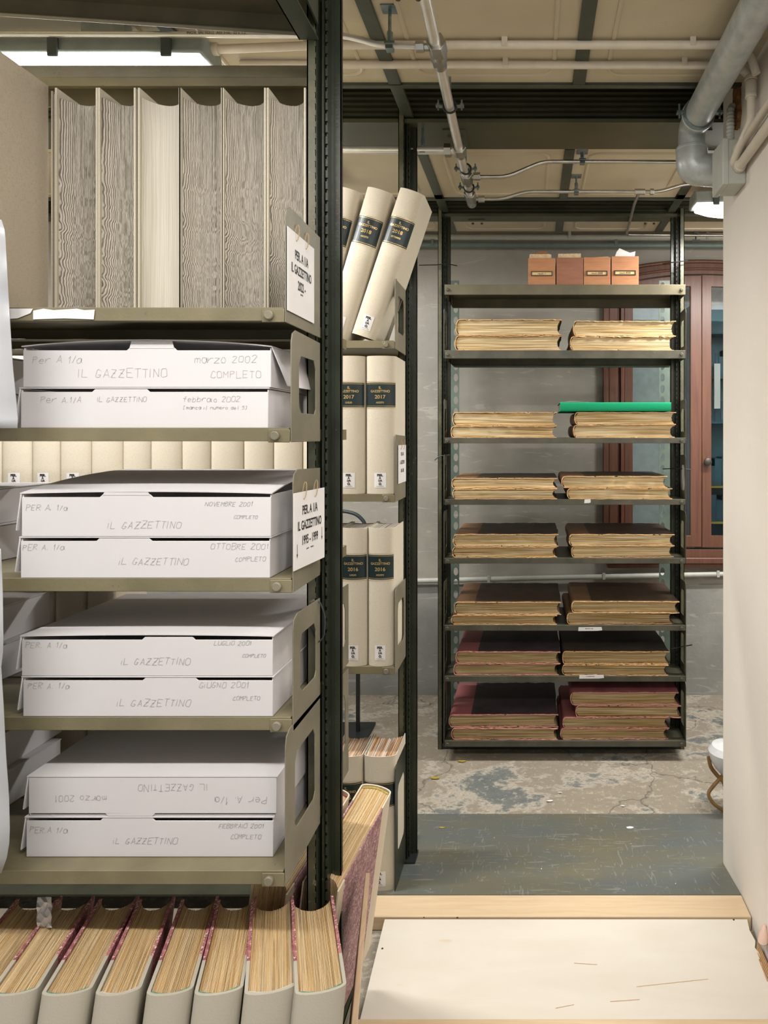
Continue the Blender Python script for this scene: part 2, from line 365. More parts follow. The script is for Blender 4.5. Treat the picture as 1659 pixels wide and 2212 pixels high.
# ------------------------------------------------------------------ room shell
XL, XR, YB, YF, CZ = -2.75, 2.3, 4.28, -1.2, 2.937
struct('floor', MB().box(XL, XR, 2.262, YB, -.1, 0).box(XL, XR, YF, 2.262, -.1, .06), M['concrete'], smooth=False)
WX0, WX1 = P(1315, 0, 4.24).x, P(1713, 0, 4.24).x      # cabinet opening
WZ0, WZ1 = CH-1.0*(1196-VY)*4.24/F, 2.629
acx = (WX0+WX1)/2; arc = []
for k in range(17):
    t = k/16; u = WX1+(WX0-WX1)*t; arc.append((u, WZ1-.02+.18*math.sqrt(max(0, 1-((u-acx)/((WX1-WX0)/2*1.12))**2))))
hole = [(WX0, WZ0), (WX1, WZ0)]+arc
def XZ(u, v, w): return Vector((u, w, v))
def YZ(u, v, w): return Vector((w, u, v))
def XY(u, v, w): return Vector((u, v, w))
zc = P(0, 1262, YB).z
ZU = zc
struct('wall_back', MB().prism([[(XL, ZU), (XR, ZU), (XR, 3.2), (XL, 3.2)], hole], XZ, YB, YB+.25).box(XL, XR, YB-.012, YB+.25, -.1, ZU, 1), [M['wall_grey'], M['wall_low']], smooth=False)
struct('wall_left', MB().box(XL-.1, XL, YF, YB+.25, -.1, 3.2), M['wall_grey'])
struct('wall_right', MB().box(XR, XR+.1, 2.4, YB+.25, -.1, 3.2), M['wall_grey'])
WR = .734
wr = MB(); 
ed = [(WR, YF)]+[(WR, y) for y in (0, 1, 2)]+[(WR, 2.488), (WR+.01, 2.5), (XR, 2.5), (XR, YF)]
wr.prism([ed], XY, -.1, 3.1); struct('wall_partition', wr, M['wall_white'], smooth=False)
bpy.data.objects['wall_partition'].name = 'wall_right_near'
# ceiling
ce = MB(); ce.box(XL, XR, YF, YB, 3.06, 3.2)
ribx = [-1.73, -1.10, -.475, .165, .765, 1.38, 2.0]
edges = [XL]+ribx+[XR]
fields = [(YF, -.55), (-.53, .62), (.64, 1.40), (1.58, 2.266), (2.785, 3.36), (3.66, 3.92)]
for y0, y1 in fields:
    ce.box(XL, XR, y0, y1, CZ, 3.07)
    for a, b in zip(edges, edges[1:]):
        if b-a < .3: continue
        x0, x1, u0, u1 = a+.09, b-.09, y0+.05, y1-.05; r = .05; pts = []
        for cx, cy, s0 in ((x1-r, u1-r, 0), (x0+r, u1-r, 90), (x0+r, u0+r, 180), (x1-r, u0+r, 270)):
            for k in range(5):
                an = math.radians(s0+k*22.5); pts.append(Vector((cx+r*math.cos(an), cy+r*math.sin(an), CZ+.002)))
        pts.append(pts[0]); pts.append(pts[1]); ce.tube(pts, .0085, 8, 0, False)
struct('ceiling', ce, M['ceil'])
ti = 1
def trim(mb, mat, **k):
    global ti
    o = struct('trim_%d' % ti, mb, mat, **k); ti += 1; return o
for x in ribx:
    m = MB()
    for y0, y1 in fields: m.box(x-.022, x+.022, y0-.001, y1+.001, CZ-.010, CZ+.01)
    if abs(x+.475) < .01: m.box(x-.022, x+.022, 2.26, 2.80, CZ-.010, CZ+.006); m.box(x-.022, x+.022, 3.3, 3.56, CZ-.010, CZ+.006)
    if abs(x-.765) < .01: m.box(x-.022, x+.022, 3.3, 3.56, CZ-.010, CZ+.006)
    trim(m, M['rib'], bevel=.002)
def ribbed(y, z0, z1, x0, x1, d=.22):
    pr = []; n = 7; h = (z1-z0)/n
    for k in range(n):
        zz = z0+h*k; pr += [(y, zz), (y, zz+h*.42), (y+.014, zz+h*.55), (y+.014, zz+h*.9)]
    pr += [(y, z1), (y+d, z1), (y+d, z0)]
    m = MB(); m.prism([pr], YZ, x0, x1, 0)
    m.box(x0, x1, y+.002, y+d, z0-.006, z0-.0005, 1)
    m.box(x0, x1, y-.012, y+.0, z0-.010, z0+.004, 1)
    for xx in (-.35, .62):                                   # bolted joint plates under the beam
        m.box(xx, xx+.09, y+.05, y+d-.02, z0-.011, z0-.0055, 1)
        for dx in (.02, .07): m.cyl((xx+dx, y+.1, z0-.018), (xx+dx, y+.1, z0-.01), .007, 8, 1)
    trim(m, [M['beam'], M['beamo']], ang=20)
ribbed(2.50, 2.914, 3.06, XL, XR, .23)
ribbed(3.56, 2.912, 3.06, XL, XR, .09)
ribbed(1.505, 2.80, 3.06, XL, -.30, .05)
for y in (2.266, 3.36): trim(MB().box(XL, XR if y > 2.5 else WR, y, y+.02, CZ-.012, CZ+.06), M['rib'], bevel=.002)
# ------------------------------------------------------------------ fluorescent fixtures
def fixture(i, x0, x1, y, zc, pw, label, vis):
    t = empty('fluorescent_lamp', label, 'lamp', ((x0+x1)/2, y, zc), group=None); L = (x1-x0)/2
    b = MB(); pr = [(-.055, 0), (-.068, -.05), (-.072, -.062), (.072, -.062), (.068, -.05), (.055, 0)]
    b.prism([pr], lambda u, v, w: Vector((w, u, v)), -L, L); b.build('housing', M['lampbody'], t, bevel=.008)
    d = MB(); rows = 18
    secs = []
    for k in range(rows+1):
        xx = -L+.02+(2*L-.04)*k/rows; e = min(k, rows-k)/2.0; s = min(1, .55+.45*math.sqrt(min(1, e)));
        secs.append([Vector((xx, .066*s*math.cos(a), -.062-.052*s*math.sin(a)**.8)) for a in [PI*j/10 for j in range(11)]])
    vs_ = [v for s_ in secs for v in s_]; fs = []
    for k in range(rows):
        for j in range(10): fs.append((k*11+j, k*11+j+1, (k+1)*11+j+1, (k+1)*11+j))
    fs += [tuple(range(11)), tuple(range(rows*11, rows*11+11))]
    d.add(vs_, fs); d.build('diffuser', M['glow'], t)
    for xx in (-L+.1, -L*.33, L*.33, L-.1):
        for s_ in (-1, 1): MB().box(xx-.016, xx+.016, min(s_*.078, s_*.070), max(s_*.078, s_*.070), -.078, -.02).build('clip', M['clipd'], t, bevel=.004)
    MB().box(-L*.6, -L*.4, -.02, .02, 0, CZ-zc).box(L*.4, L*.6, -.02, .02, 0, CZ-zc).box(-L*.6, L*.6, -.01, .01, -.002, .004).build('mount', M['zinc'], t)
    ld = bpy.data.lights.new('tube_light', 'AREA'); ld.shape = 'RECTANGLE'; ld.size = 2*L-.06; ld.size_y = .07; ld.energy = pw; ld.color = WARM if i < 3 else (1, .97, .93)
    lo = bpy.data.objects.new('tube_light', ld); COL.objects.link(lo); lo.parent = t; lo.location = (0, 0, -.120)
    return t
FL = ['fluorescent ceiling lamp over the near aisle, left one out of view', 'fluorescent ceiling lamp over the near aisle above the viewer', 'long lit fluorescent lamp at the upper left above the upright volumes',
      'lit fluorescent lamp at the right edge beyond the white wall', 'added unseen fluorescent lamp in the far aisle behind the left racks, for more light']
for i, (a, b, y, z, p) in enumerate(FIX): fixture(i, a, b, y, z, p, FL[i], i in (2, 3))
# ------------------------------------------------------------------ racks
XP = -.481
def post_mesh(x, y, z0, z1, mir=1):
    """slotted steel upright, front flange at y, deeper right half"""
    m = MB(); X = lambda a: x+mir*a
    def bx(a, b, c, d, e=z0, f=z1, mi=0): m.box(min(X(a), X(b)), max(X(a), X(b)), y+c, y+d, e, f, mi)
    bx(-.508, -.487, 0, .003, mi=1); bx(-.508, -.505, 0, .07); bx(-.489, -.486, 0, .05)
    bx(-.508, -.447, .067, .07); bx(-.486, -.479, .040, .044); bx(-.4795, -.476, .018, .06)
    bx(-.473, -.470, .03, .062, mi=0); bx(-.4735, -.461, .058, .062); bx(-.462, -.447, .056, .06); bx(-.449, -.447, .056, .07)
    z = z0+.03
    while z < z1-.03:
        bx(-.4745, -.4695, .026, .034, z, z+.017, 0); bx(-.4905, -.4875, -.0015, .001, z, z+.012, 1); z += .026
    return m
def shelf_mesh(x0, x1, y0, y1, z, lip=.026, t=.002):
    m = MB(); m.box(x0, x1, y0, y1, z-t, z); m.box(x0, x1, y0, y0+t, z-lip, z+.001); m.box(x0, x1, y1-t, y1, z-lip, z+.001)
    m.box(x0, x1, y0, y0+.012, z-lip, z-lip+t); m.box(x0, x1, y1-.012, y1, z-lip, z-lip+t)
    m.box(x1-t, x1, y0, y1, z-lip, z); m.box(x0, x0+t, y0, y1, z-lip, z); return m
def bracket_mesh(x, y0, y1, z0, z1, t=.0025, ch=.022, cut=True, sl=0.0):
    out = [(y0, z0), (y1, z0), (y1, z1+sl), (y0+ch, z1+ch*.2), (y0+ch*.25, z1-ch*.2), (y0, z1-ch)]
    loops = [out]
    if cut:
        a, b = y0+(y1-y0)*.24, y1-(y1-y0)*.16; c, d = z0+(z1-z0)*.27, z0+(z1-z0)*.80
        loops.append([(a, c+.012), (a+.014, c), (b-.01, c), (b, c+.012), (b, d-.02), (b-.012, d), (a+.012, d), (a, d-.02)])
    return MB().prism(loops, YZ, x, x+t)
# near rack
nr = empty('steel_rack', 'near dark green and olive steel rack holding the white archive boxes', 'rack', (0, 0, 0))
post_mesh(0, 1.47, .06, 3.05).build('post', [M['post'], M['post_lit']], nr, smooth=False)
post_mesh(-1.76, 1.47, .06, 3.05).build('post', [M['post'], M['post_lit']], nr, smooth=False)
XLN = -2.28
shz = []
for i, (yy, ytop, ytopR) in enumerate([(1.27, 665, 0), (1.30, 925, 0), (1.31, 1250, 0), (1.31, 1550, 0), (1.27, 1882, 0)]):
    z = CH+(VY-ytop)*yy/F; shz.append(z)
    rear = shelf_mesh(XLN, XP-.004, 1.53, 1.705, z) ; 
    s = shelf_mesh(XLN, XP-.004, yy, 1.525, z)
    mats = M['olive']
    so = s.build('shelf', mats, nr, bevel=.0012)
    ro = rear.build('shelf', M['olive'], nr, bevel=.0012)
    lf = MB().box(XP-.045, XP-.001, yy-.003, yy-.0005, z-.0285, z-.002); lf.build('corner_tab', M['olive'], so, bevel=.002)
    bo = MB().cyl((XP-.030, yy-.010, z-.015), (XP-.030, yy-.002, z-.015), .0095, 14); bo.build('bolt', M['plate'], so, bevel=.002)
    hh = [.20, .195, .215, .20, .265][i]
    bracket_mesh(XP-.001, yy-.001, 1.475, z-.028, z+hh, cut=(i != 0)).build('bracket', M['plate'], nr, bevel=.001, smooth=False)
    if i in (3, 4): bracket_mesh(XP-.001, 1.53, 1.705, z-.028, z+(.1 if i == 3 else .16)+.08).build('bracket', M['plate'], nr, bevel=.001, smooth=False)
# peeled paper label on the first shelf lip
MB().prism([[(0,0),(.06,.002),(.118,0),(.12,.019),(.10,.018),(.085,.021),(.04,.018),(.02,.021),(0,.017)]], XZ, -.0006, 0).build('peeled_label', M['paper'], bpy.data.objects['shelf']).location = P(72, 690, 1.2685)
MB().prism([[(0,0),(.03,.002),(.055,.012),(.06,.021),(.01,.021),(0,.017)]], XZ, -.0006, 0).build('peeled_label', M['paper'], bpy.data.objects['shelf']).location = P(5, 690, 1.2685)
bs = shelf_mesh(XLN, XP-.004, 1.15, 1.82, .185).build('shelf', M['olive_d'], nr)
# top shelf seen from below, dipping at its right end
z6 = CH+(VY-73)*1.55/F
ts = MB(); a = math.radians(-3.0)
Rm = Matrix.Translation((XP, 0, z6-.012)) @ Matrix.Rotation(a*-1*-1, 4, 'Y')
for bx_ in ((XLN-XP, 0, 1.0, 1.555, .04, .043), (XLN-XP, 0, 1.553, 1.556, -.004, .043), (XLN-XP, 0, 1.0, 1.003, -.004, .043), (XLN-XP, 0, 1.542, 1.556, -.006, -.003)): ts.box(*bx_, M=Matrix.Translation((XP, 0, z6)) @ Matrix.Rotation(math.radians(3.7), 4, 'Y'))
ts.build('shelf', M['olive_m'], nr, bevel=.001)
MB().prism([[(1.10, z6+.05), (1.10, z6-.03), (1.45, z6-.03), (1.468, z6-.012), (1.468, z6+.05)]], YZ, XP-.05, XP-.047).prism([[(1.10, z6+.02), (1.46, z6-.03), (1.466, z6-.03), (1.466, z6+.25), (1.10, z6+.3)]], YZ, XP-.004, XP).box(XP-.044, XP, 1.0, 1.468, 2.600, 2.603).box(XP-.044, XP-.041, 1.0, 1.468, 2.600, 2.66).build('bracket', M['rib'], nr)
MB().box(XLN, -.49, 1.56, 1.60, 2.566, 2.594).box(XLN, -.49, 1.66, 1.664, 2.545, 2.594).box(XLN, -.49, 1.56, 1.664, 2.592, 2.595).build('tie_bar', M['olive'], nr, bevel=.003)
# mid rack
mr = empty('steel_rack', 'dark green steel rack of the middle row with cream bound volumes', 'rack', (0, 0, 0))
post_mesh(0, 2.48, .075, 3.0).build('post', [M['post'], M['post_lit']], mr, smooth=False)
MB().box(-.512, -.444, 2.478, 2.555, .067, .078).build('foot', M['blackm'], mr)
post_mesh(-2.20, 2.48, .0, 3.0).build('post', [M['post'], M['post_lit']], mr, smooth=False)
mz = []
for i, (ytop, hh) in enumerate([(737, .24), (1067, .225), (1438, .29)]):
    z = CH+(VY-ytop)*2.30/F; mz.append(z)
    so = shelf_mesh(-2.7, XP-.004, 2.29, 2.72, z).build('shelf', M['olive'], mr, bevel=.0012)
    MB().box(XP-.045, XP-.001, 2.287, 2.2895, z-.0285, z-.002).build('corner_tab', M['olive'], so, bevel=.002)
    MB().cyl((XP-.030, 2.280, z-.015), (XP-.030, 2.288, z-.015), .0095, 12).build('bolt', M['plate'], so, bevel=.002)
    bracket_mesh(XP-.001, 2.289, 2.478, z-.028, z+hh-.02, cut=(i != 1)).build('bracket', M['plate'], mr, bevel=.001, smooth=False)
zb = P(0, 1925, 2.30).z
bracket_mesh(XP-.001, 2.289, 2.478, zb, zb+.44, ch=.03).build('bracket', M['post'], mr, bevel=.001, smooth=False)
MB().box(-2.7, XP-.004, 2.285, 2.72, zb-.008, zb-.001).build('shelf', M['olive_d'], mr)
# far rack
fr = empty('steel_rack', 'far dark steel rack against the back wall with worn old folios', 'rack', (0, 0, 0))
post_mesh(0, 3.53, .0, 2.94).build('post', [M['post'], M['post_lit']], fr, smooth=False)
post_mesh(.322, 3.53, .0, 2.94, -1).build('post', [M['post'], M['post_lit']], fr, smooth=False)
for x0, nm in ((-.505, 1), (.772, -1)):
    m = MB(); cell = []; wdt = .068; hc = .069; k = 0; z = .02
    while z < 2.62:
        o_ = [(x0, z), (x0+wdt, z), (x0+wdt, z+hc), (x0, z+hc)]
        hx = x0+wdt*(.30 if nm == -1 else .7); h_ = [(hx+.0135*math.cos(q), z+hc/2+.024*math.sin(q)) for q in [2*PI*j/14 for j in range(14)]]
        m.prism([o_, h_], XZ, 3.93, 3.933); z += hc
    xs = x0+wdt if nm == -1 else x0
    m.box(xs-.002, xs+.001, 3.93, 3.985, .02, z)
    m.build('perforated_upright', M['teal'], fr, smooth=False)
FZ = []
FYF = 3.40
for i, (yt, lip) in enumerate([(615, .052), (757, .042), (946, .028), (1079, .028), (1206, .028), (1351, .028), (1461, .028), (1601, .03)]):
    z = CH+(VY-yt)*FYF/F; FZ.append(z)
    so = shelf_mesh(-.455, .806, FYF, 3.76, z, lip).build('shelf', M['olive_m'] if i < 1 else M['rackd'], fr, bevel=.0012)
    for xx in (-.44, .785): MB().cyl((xx, FYF-.008, z-lip/2), (xx, FYF, z-lip/2), .009, 12).build('bolt', M['rackd'], so, bevel=.002)
    if i < 2:
        m = MB().box(-.455, .806, 3.761, 3.765, z-.052, z-.030)
        m.build('rear_tie', M['teal'], fr)
    if i > 0:
        h = [.24, .22, .20, .23, .24, .22, .26, .30][i]
        bracket_mesh(.807, FYF, 3.53, z-lip, z+h).build('bracket', M['rackd'], fr, bevel=.001, smooth=False)
        bracket_mesh(-.460, FYF, 3.53, z-lip, z+h).build('bracket', M['rackd'], fr, bevel=.001, smooth=False)
MB().box(-.50, .825, 3.532, 3.95, .0, .03).build('base_frame', M['blackm'], fr)
# paper shelf marks on far rack
for (x, y, w_, yy, txt) in ((1249, 1363, 52, 3.397, 'PERIODICI 1920'), (1251, 1466, 54, 3.397, 'IL GAZZETTINO'), (1262, 1087, 14, 3.397, '')):
    t = MB(); s = yy/F; t.prism([[(0, 0), (w_*s*.8, .001), (w_*s, .004), (w_*s*.97, .021), (.002, .020)]], XZ, -.0006, 0)
    lb = {1249: 'torn white paper label on the lip of the sixth shelf of the far rack', 1251: 'torn white paper label on the lip of the seventh shelf of the far rack', 1262: 'tiny scrap of paper stuck on the fourth shelf lip of the far rack'}[x]
    o = t.build('paper_label', M['paper'], None); o.location = P(x, y, yy); tag(o, lb, 'label')
    if txt:
        q = MB(); put(q, font2d(txt, .0075, .0002, .8), lambda u, v: Vector((u+w_*s*.45, -.0009, .010+v*.9))); q.build('lettering', M['ink'], o)
# ------------------------------------------------------------------ books
def cover_mesh(T, W, H, t=.003, bulge=.012, rough=0, seed=0, nz=4, nb=6, over=.004, joint=.0):
    rd = random.Random(seed); pts = []
    for k in range(nb): pts.append((0, W+over-(W+over)*k/nb))
    na = 10
    for k in range(na+1):
        a = PI*k/na; u = T/2-T/2*math.cos(a); pts.append((u, -bulge*math.sin(a)))
    for k in range(1, nb+1): pts.append((T, (W+over)*k/nb))
    n = len(pts); P2 = [Vector(p) for p in pts]; nor = []
    for i in range(n):
        d = (P2[min(i+1, n-1)]-P2[max(i-1, 0)]).normalized(); nor.append(Vector((-d.y, d.x)))   # inward
    m = MB(); vs_ = []
    for j in range(nz+1):
        for i in range(n):
            z = H*j/nz; p = P2[i].copy(); th = t
            if rough:
                q = noise.noise(Vector((p.x*60+seed, p.y*70, j*3.1)))+.6*noise.noise(Vector((p.x*160+seed, p.y*190, j*7.7)))
                if j in (0, nz): z += (q*1.2-.15)*rough*(1 if j == 0 else -1)
                if i in (0, n-1): p.y += (noise.noise(Vector((seed, j*1.7, i)))*1.6-.5)*rough
                p += nor[i]*noise.noise(Vector((p.x*20+seed*3, p.y*22, z*9)))*rough*.35
                th = t*(1+.5*q)
            vs_.append(Vector((p.x, p.y, z)))
            r = p+nor[i]*th; vs_.append(Vector((r.x, r.y, z)))
    fs = []; R = 2*n
    for j in range(nz):
        for i in range(n-1):
            a = j*R+2*i; b = a+R
            fs.append((a, a+2, b+2, b)); fs.append((a+1, b+1, b+3, a+3))
    for i in range(n-1):
        a = 2*i; fs.append((a, a+1, a+3, a+2)); a = nz*R+2*i; fs.append((a, a+2, a+3, a+1))
    for j in range(nz):
        for i in (0, n-1):
            a = j*R+2*i; fs.append((a, a+R, a+R+1, a+1))
    m.add(vs_, fs); return m
def page_mesh(T, W, H, t=.003, bulge=.012, conc=.01, nx=12, ny=4, nz=6, jit=.0008, seed=0, sag=0.0, wob=0.0, zlo=.003):
    rd = random.Random(seed); m = MB(); A, B = t+.0006, T-t-.0006
    cj = [rd.uniform(-jit, jit) for _ in range(nx+1)]; hj = [rd.uniform(-jit, jit) for _ in range(nx+1)]
    def fr_(i):
        u = i/nx; x = A+(B-A)*u; s = 4*u*(1-u); return x, -max(0, bulge-.003)*math.sin(PI*u)*.9+.001, W-conc*s**.7
    top = {}; bot = {}; vs_ = []; fs = []
    def V(x, y, z): vs_.append(Vector((x, y, z))); return len(vs_)-1
    z0, z1 = zlo, H-.005
    T_ = [[V(fr_(i)[0], fr_(i)[1]+(fr_(i)[2]+cj[i]-fr_(i)[1])*k/ny, z1+hj[i]) for k in range(ny+1)] for i in range(nx+1)]
    B_ = [[V(fr_(i)[0], fr_(i)[1]+(fr_(i)[2]+cj[i]-fr_(i)[1])*k/ny, z0-hj[i]*.5) for k in range(ny+1)] for i in range(nx+1)]
    for i in range(nx):
        for k in range(ny): fs.append((T_[i][k], T_[i+1][k], T_[i+1][k+1], T_[i][k+1])); fs.append((B_[i][k], B_[i][k+1], B_[i+1][k+1], B_[i+1][k]))
    def wall(idx, closed):
        prev = [B_[i][idx] for i in range(nx+1)]
        for j in range(1, nz+1):
            if j == nz: cur = [T_[i][idx] for i in range(nx+1)]
            else:
                zz = z0+(z1-z0)*j/nz; cur = []
                for i in range(nx+1):
                    x, ys, yf = fr_(i); y = yf+cj[i] if idx == ny else ys
                    if idx == ny: y += rd.uniform(-jit, jit)*.7+wob*noise.noise(Vector((x*30+seed, zz*9, 1)))
                    cur.append(V(x, y, zz))
            for i in range(nx): fs.append((prev[i], prev[i+1], cur[i+1], cur[i]))
            prev = cur
        return
    wall(ny, 0); wall(0, 0)
    for i in (0, nx):
        for k in range(ny): fs.append((B_[i][k], T_[i][k], T_[i][k+1], B_[i][k+1]))
    m.add(vs_, fs); return m
def spine_fn(T, bulge, off):
    return lambda u, v: Vector((T/2+u, -bulge*math.sqrt(max(0, 1-(2*u/T)**2))-off, v))
def spine_strip(m, T, bulge, off, z0, z1, hw, mi=0):
    f = spine_fn(T, bulge, off); n = 14; g = []
    for k in range(n+1):
        u = -hw+2*hw*k/n; g.append((f(u, z0), f(u, z1)))
    m.add([p for q in g for p in q], [(2*k, 2*k+2, 2*k+3, 2*k+1) for k in range(n)], mi)
def bind(T, W, H, year, month, th=.097):
    """parts for a cream library binding"""
    H0 = H; lab = MB(); b = .022
    if year:
        zt, zb_ = H*.805, H*.628
        spine_strip(lab, T, b, .0006, zb_, zt, T*.485, 0)
        for z in (zt-.004, zt+.004, zb_+.004, zb_-.004): spine_strip(lab, T, b, .0011, z-.0007, z+.0007, T*.485, 1)
        f = spine_fn(T, b, .0013)
        for tx, sz, z, bo, sx in (('IL', .013, zt-.022, .0003, 1), ('GAZZETTINO', .0115, zt-.034, .0003, .95), (year, .018, zt-.056, .0004, 1.05), (month, .0085, zt-.073, .0003, .8)):
            put(lab, font2d(tx, sz, bo, sx), lambda u, v, z=z: f(u, z+v), 1)
    st = MB(); sw = T*.20; zs = H*.045
    spine_strip(st, T, b, .0006, zs, zs+.052, sw, 0); f = spine_fn(T, b, .0011)
    for tx, sz, z, sx in (('PER.', .0115, .043, 1), ('A', .010, .034, 1), ('1/A', .010, .0245, 1)):
        put(st, font2d(tx, sz, .0006, sx), lambda u, v, z=z: f(u, zs+z-.003+v), 1)
    ring = [((.0048*math.cos(a), .0048*math.sin(a))) for a in [2*PI*k/12 for k in range(12)]]; rin = [(.45*x, .45*y) for x, y in ring]
    st.add([f(x, zs+.0135+y) for x, y in ring]+[f(x, zs+.0135+y) for x, y in rin], [(k, (k+1) % 12, 12+(k+1) % 12, 12+k) for k in range(12)], 1)
    st.box(T/2+.0045, T/2+.0065, -b-.0014, -b-.0010, zs+.008, zs+.010, 1)
    st.box(T/2-.013, T/2+.013, -b-.0012, -b-.0009, zs+.0045, zs+.0052, 1)
    return lab if year else None, st
def rotz(a): return Matrix.Rotation(a, 3, 'Z')
def make_book(name, label, group, T, W, H, loc, R, cov, pg, labs=None, **k):
    t = empty(name, label, 'book', loc, R, group)
    cover_mesh(T, W, H, k.get('t', .003), k.get('bulge', .014), k.get('rough', 0), k.get('seed', 0), k.get('cnz', 3), k.get('nb', 5), k.get('over', .004)).build('cover', cov, t, ang=40)
    page_mesh(T, W, H, k.get('t', .003), k.get('bulge', .014), k.get('conc', .012), k.get('nx', 14), 4, k.get('nz', 5), k.get('jit', .0006), k.get('seed', 0), wob=k.get('wob', 0), zlo=k.get('zlo', .004)).build('page_block', pg, t, ang=180 if k.get('smoothp') else 50)
    if labs:
        if labs[0]: labs[0].build('spine_label', [M['green'], M['gold']], t, smooth=False)
        if labs[1]: labs[1].build('shelf_mark_sticker', [M['paper'], M['ink']], t, smooth=False)
    return t
def clone(root, loc, rot, label, group=None):
    r = root.copy(); COL.objects.link(r); r.location = loc
    r.rotation_euler = rot.to_euler() if isinstance(rot, Matrix) else rot
    r['label'] = label
    if group: r['group'] = group
    for c in list(root.children):
        d = c.copy(); COL.objects.link(d); d.parent = r
        for g in c.children: e = g.copy(); COL.objects.link(e); e.parent = d
    return r
def bx_(x, Y=2.30): return (x-VX)*Y/F
# --- middle rack, 2017 row
Bh = .487; sW = .158; Y0 = 2.312
b17 = [(-62, 8), (8, 73), (73, 133), (133, 200), (200, 268), (268, 328), (328, 395), (395, 457), (457, 528), (528, 592), (592, 655), (655, 725), (725, 790), (792, 857)]
MON = ['GIUGNO', 'LUGLIO', 'AGOSTO', 'SETTEMBRE', 'OTTOBRE', 'NOVEMBRE', 'DICEMBRE']
ORD = ['first', 'second', 'third', 'fourth', 'fifth', 'sixth', 'seventh', 'eighth', 'ninth', 'tenth', 'eleventh', 'twelfth']
def cream(name, label, group, x0, x1, z, year, month, Y=Y0, H=Bh, W=sW, R=None, **k):
    T = (x1-x0)*Y/F-.0015
    k.setdefault('bulge', .022)
    return make_book(name, label, group, T, W, H, (bx_(x0, Y), Y, z), R if R is not None else rotz(0), M['linen'], M['pg_white'], bind(T, W, H, year, month), seed=int(x0)+int(z*100), **k)
for i, (x0, x1) in enumerate(b17):
    last = i >= 12
    lb = ('cream bound volume with dark green label reading 2017 LUGLIO' if i == 12 else 'cream bound volume with dark green label reading 2017 AGOSTO') if last else \
        ORD[i]+' cream volume from left in the row glimpsed between second and third near shelves'
    cream('bound_volume', lb, 'cream volumes of 2017 on the middle rack', x0, x1, mz[1]+.001, '2017', MON[1] if i == 12 else MON[2] if i == 13 else ['GENNAIO','FEBBRAIO','MARZO','APRILE','MAGGIO','GIUGNO'][i % 6])
b16 = [(-38, 36), (36, 104), (104, 170), (170, 236), (738-66*1, 736), (738, 795), (796, 853)]
for i, (x0, x1) in enumerate(b16):
    lb = ['leftmost cream volume at the picture edge behind the white boxes, its dark label just showing', 'second cream volume from the left on the third middle shelf behind the boxes', 'third cream volume from the left on the third middle shelf behind the boxes', 'fourth cream volume from the left on the third middle shelf behind the boxes',
          'cream volume hidden behind the near post, left of the 2016 LUGLIO volume', 'cream bound volume labelled 2016 LUGLIO on the third middle shelf', 'cream bound volume labelled 2016 AGOSTO beside the right bracket'][i]
    cream('bound_volume', lb, 'cream volumes of 2016 on the middle rack', x0, x1, mz[2]+.001, '2012' if i == 0 else '2016', ['GENNAIO','FEBBRAIO','MARZO','APRILE','GIUGNO','LUGLIO','AGOSTO'][i], zlo=.004)
# leaning 2018 volumes: local x = thickness, lean to the right
def lean(deg): return Matrix.Rotation(math.radians(deg), 3, 'Y')
for i, (px, dg, mo, lb) in enumerate([(757, 18.5, 'SETTEMBRE', 'leaning cream volume with green label 2018 SETTEMBRE, rightmost of the leaning trio'), (697, 16.5, 'AGOSTO', 'leaning cream volume with green label 2018 AGOSTO, middle of the leaning trio'),
                                  (640, 14, 'LUGLIO', 'leaning cream volume half hidden by the near post, leftmost of the leaning trio')]):
    T = .093; R = lean(dg); base = Vector((bx_(px, 2.30), 2.318, mz[0]+.002)) + Vector((0, 0, T*math.sin(math.radians(dg))))
    make_book('bound_volume', lb, 'leaning cream volumes of 2018', T, sW, .545, base, R, M['linen'], M['pg_white'], bind(T, sW, .545, '2018', mo), seed=900+i, over=.004, bulge=.022)
# grey-white slab board behind the leaning books
# bottom of middle rack: tall volumes on the floor
for i, (x0, x1, yr, lb) in enumerate([(787, 858, '2015', 'tall cream volume standing at the foot of the middle rack with white shelf mark'), (718, 785, '2015', 'tall cream volume at the middle rack foot, left of the one with shelf mark')]):
    T = (x1-x0)*2.315/F-.002
    t = make_book('bound_volume', lb, 'cream volumes on the floor shelf of the middle rack', T, sW, .477, (bx_(x0, 2.315), 2.315, zb+.001), rotz(0), M['linen'], M['pg_mix'], bind(T, sW, .477, yr, 'AGOSTO'), seed=70+i, bulge=.022, nx=36, jit=.0025, conc=.03)
# pale board book end beside the 2016 row
# --- rear side of near rack, lowest shelf: cream volumes
for i, (x0, x1) in enumerate([(52, 119), (121, 187), (189, 253)]):
    T = (x1-x0)*1.71/F-.002
    t = make_book('bound_volume', ORD[i]+' cream volume from the left standing on the back of the fifth near shelf', 'cream volumes at the back of the near rack', T, .13, Bh, (bx_(x0, 1.71)+T, 1.84, shz[4]+.03), rotz(PI), M['linen'], M['pg_white'], None, seed=40+i)
    t.rotation_euler = (0, 0, 0); t.location = (bx_(x0, 1.71), 1.712, shz[4]+.002)
MB().box(XLN, -.9, 1.70, 1.86, shz[4]-.004, shz[4]).build('shelf_extension', M['olive'], nr)
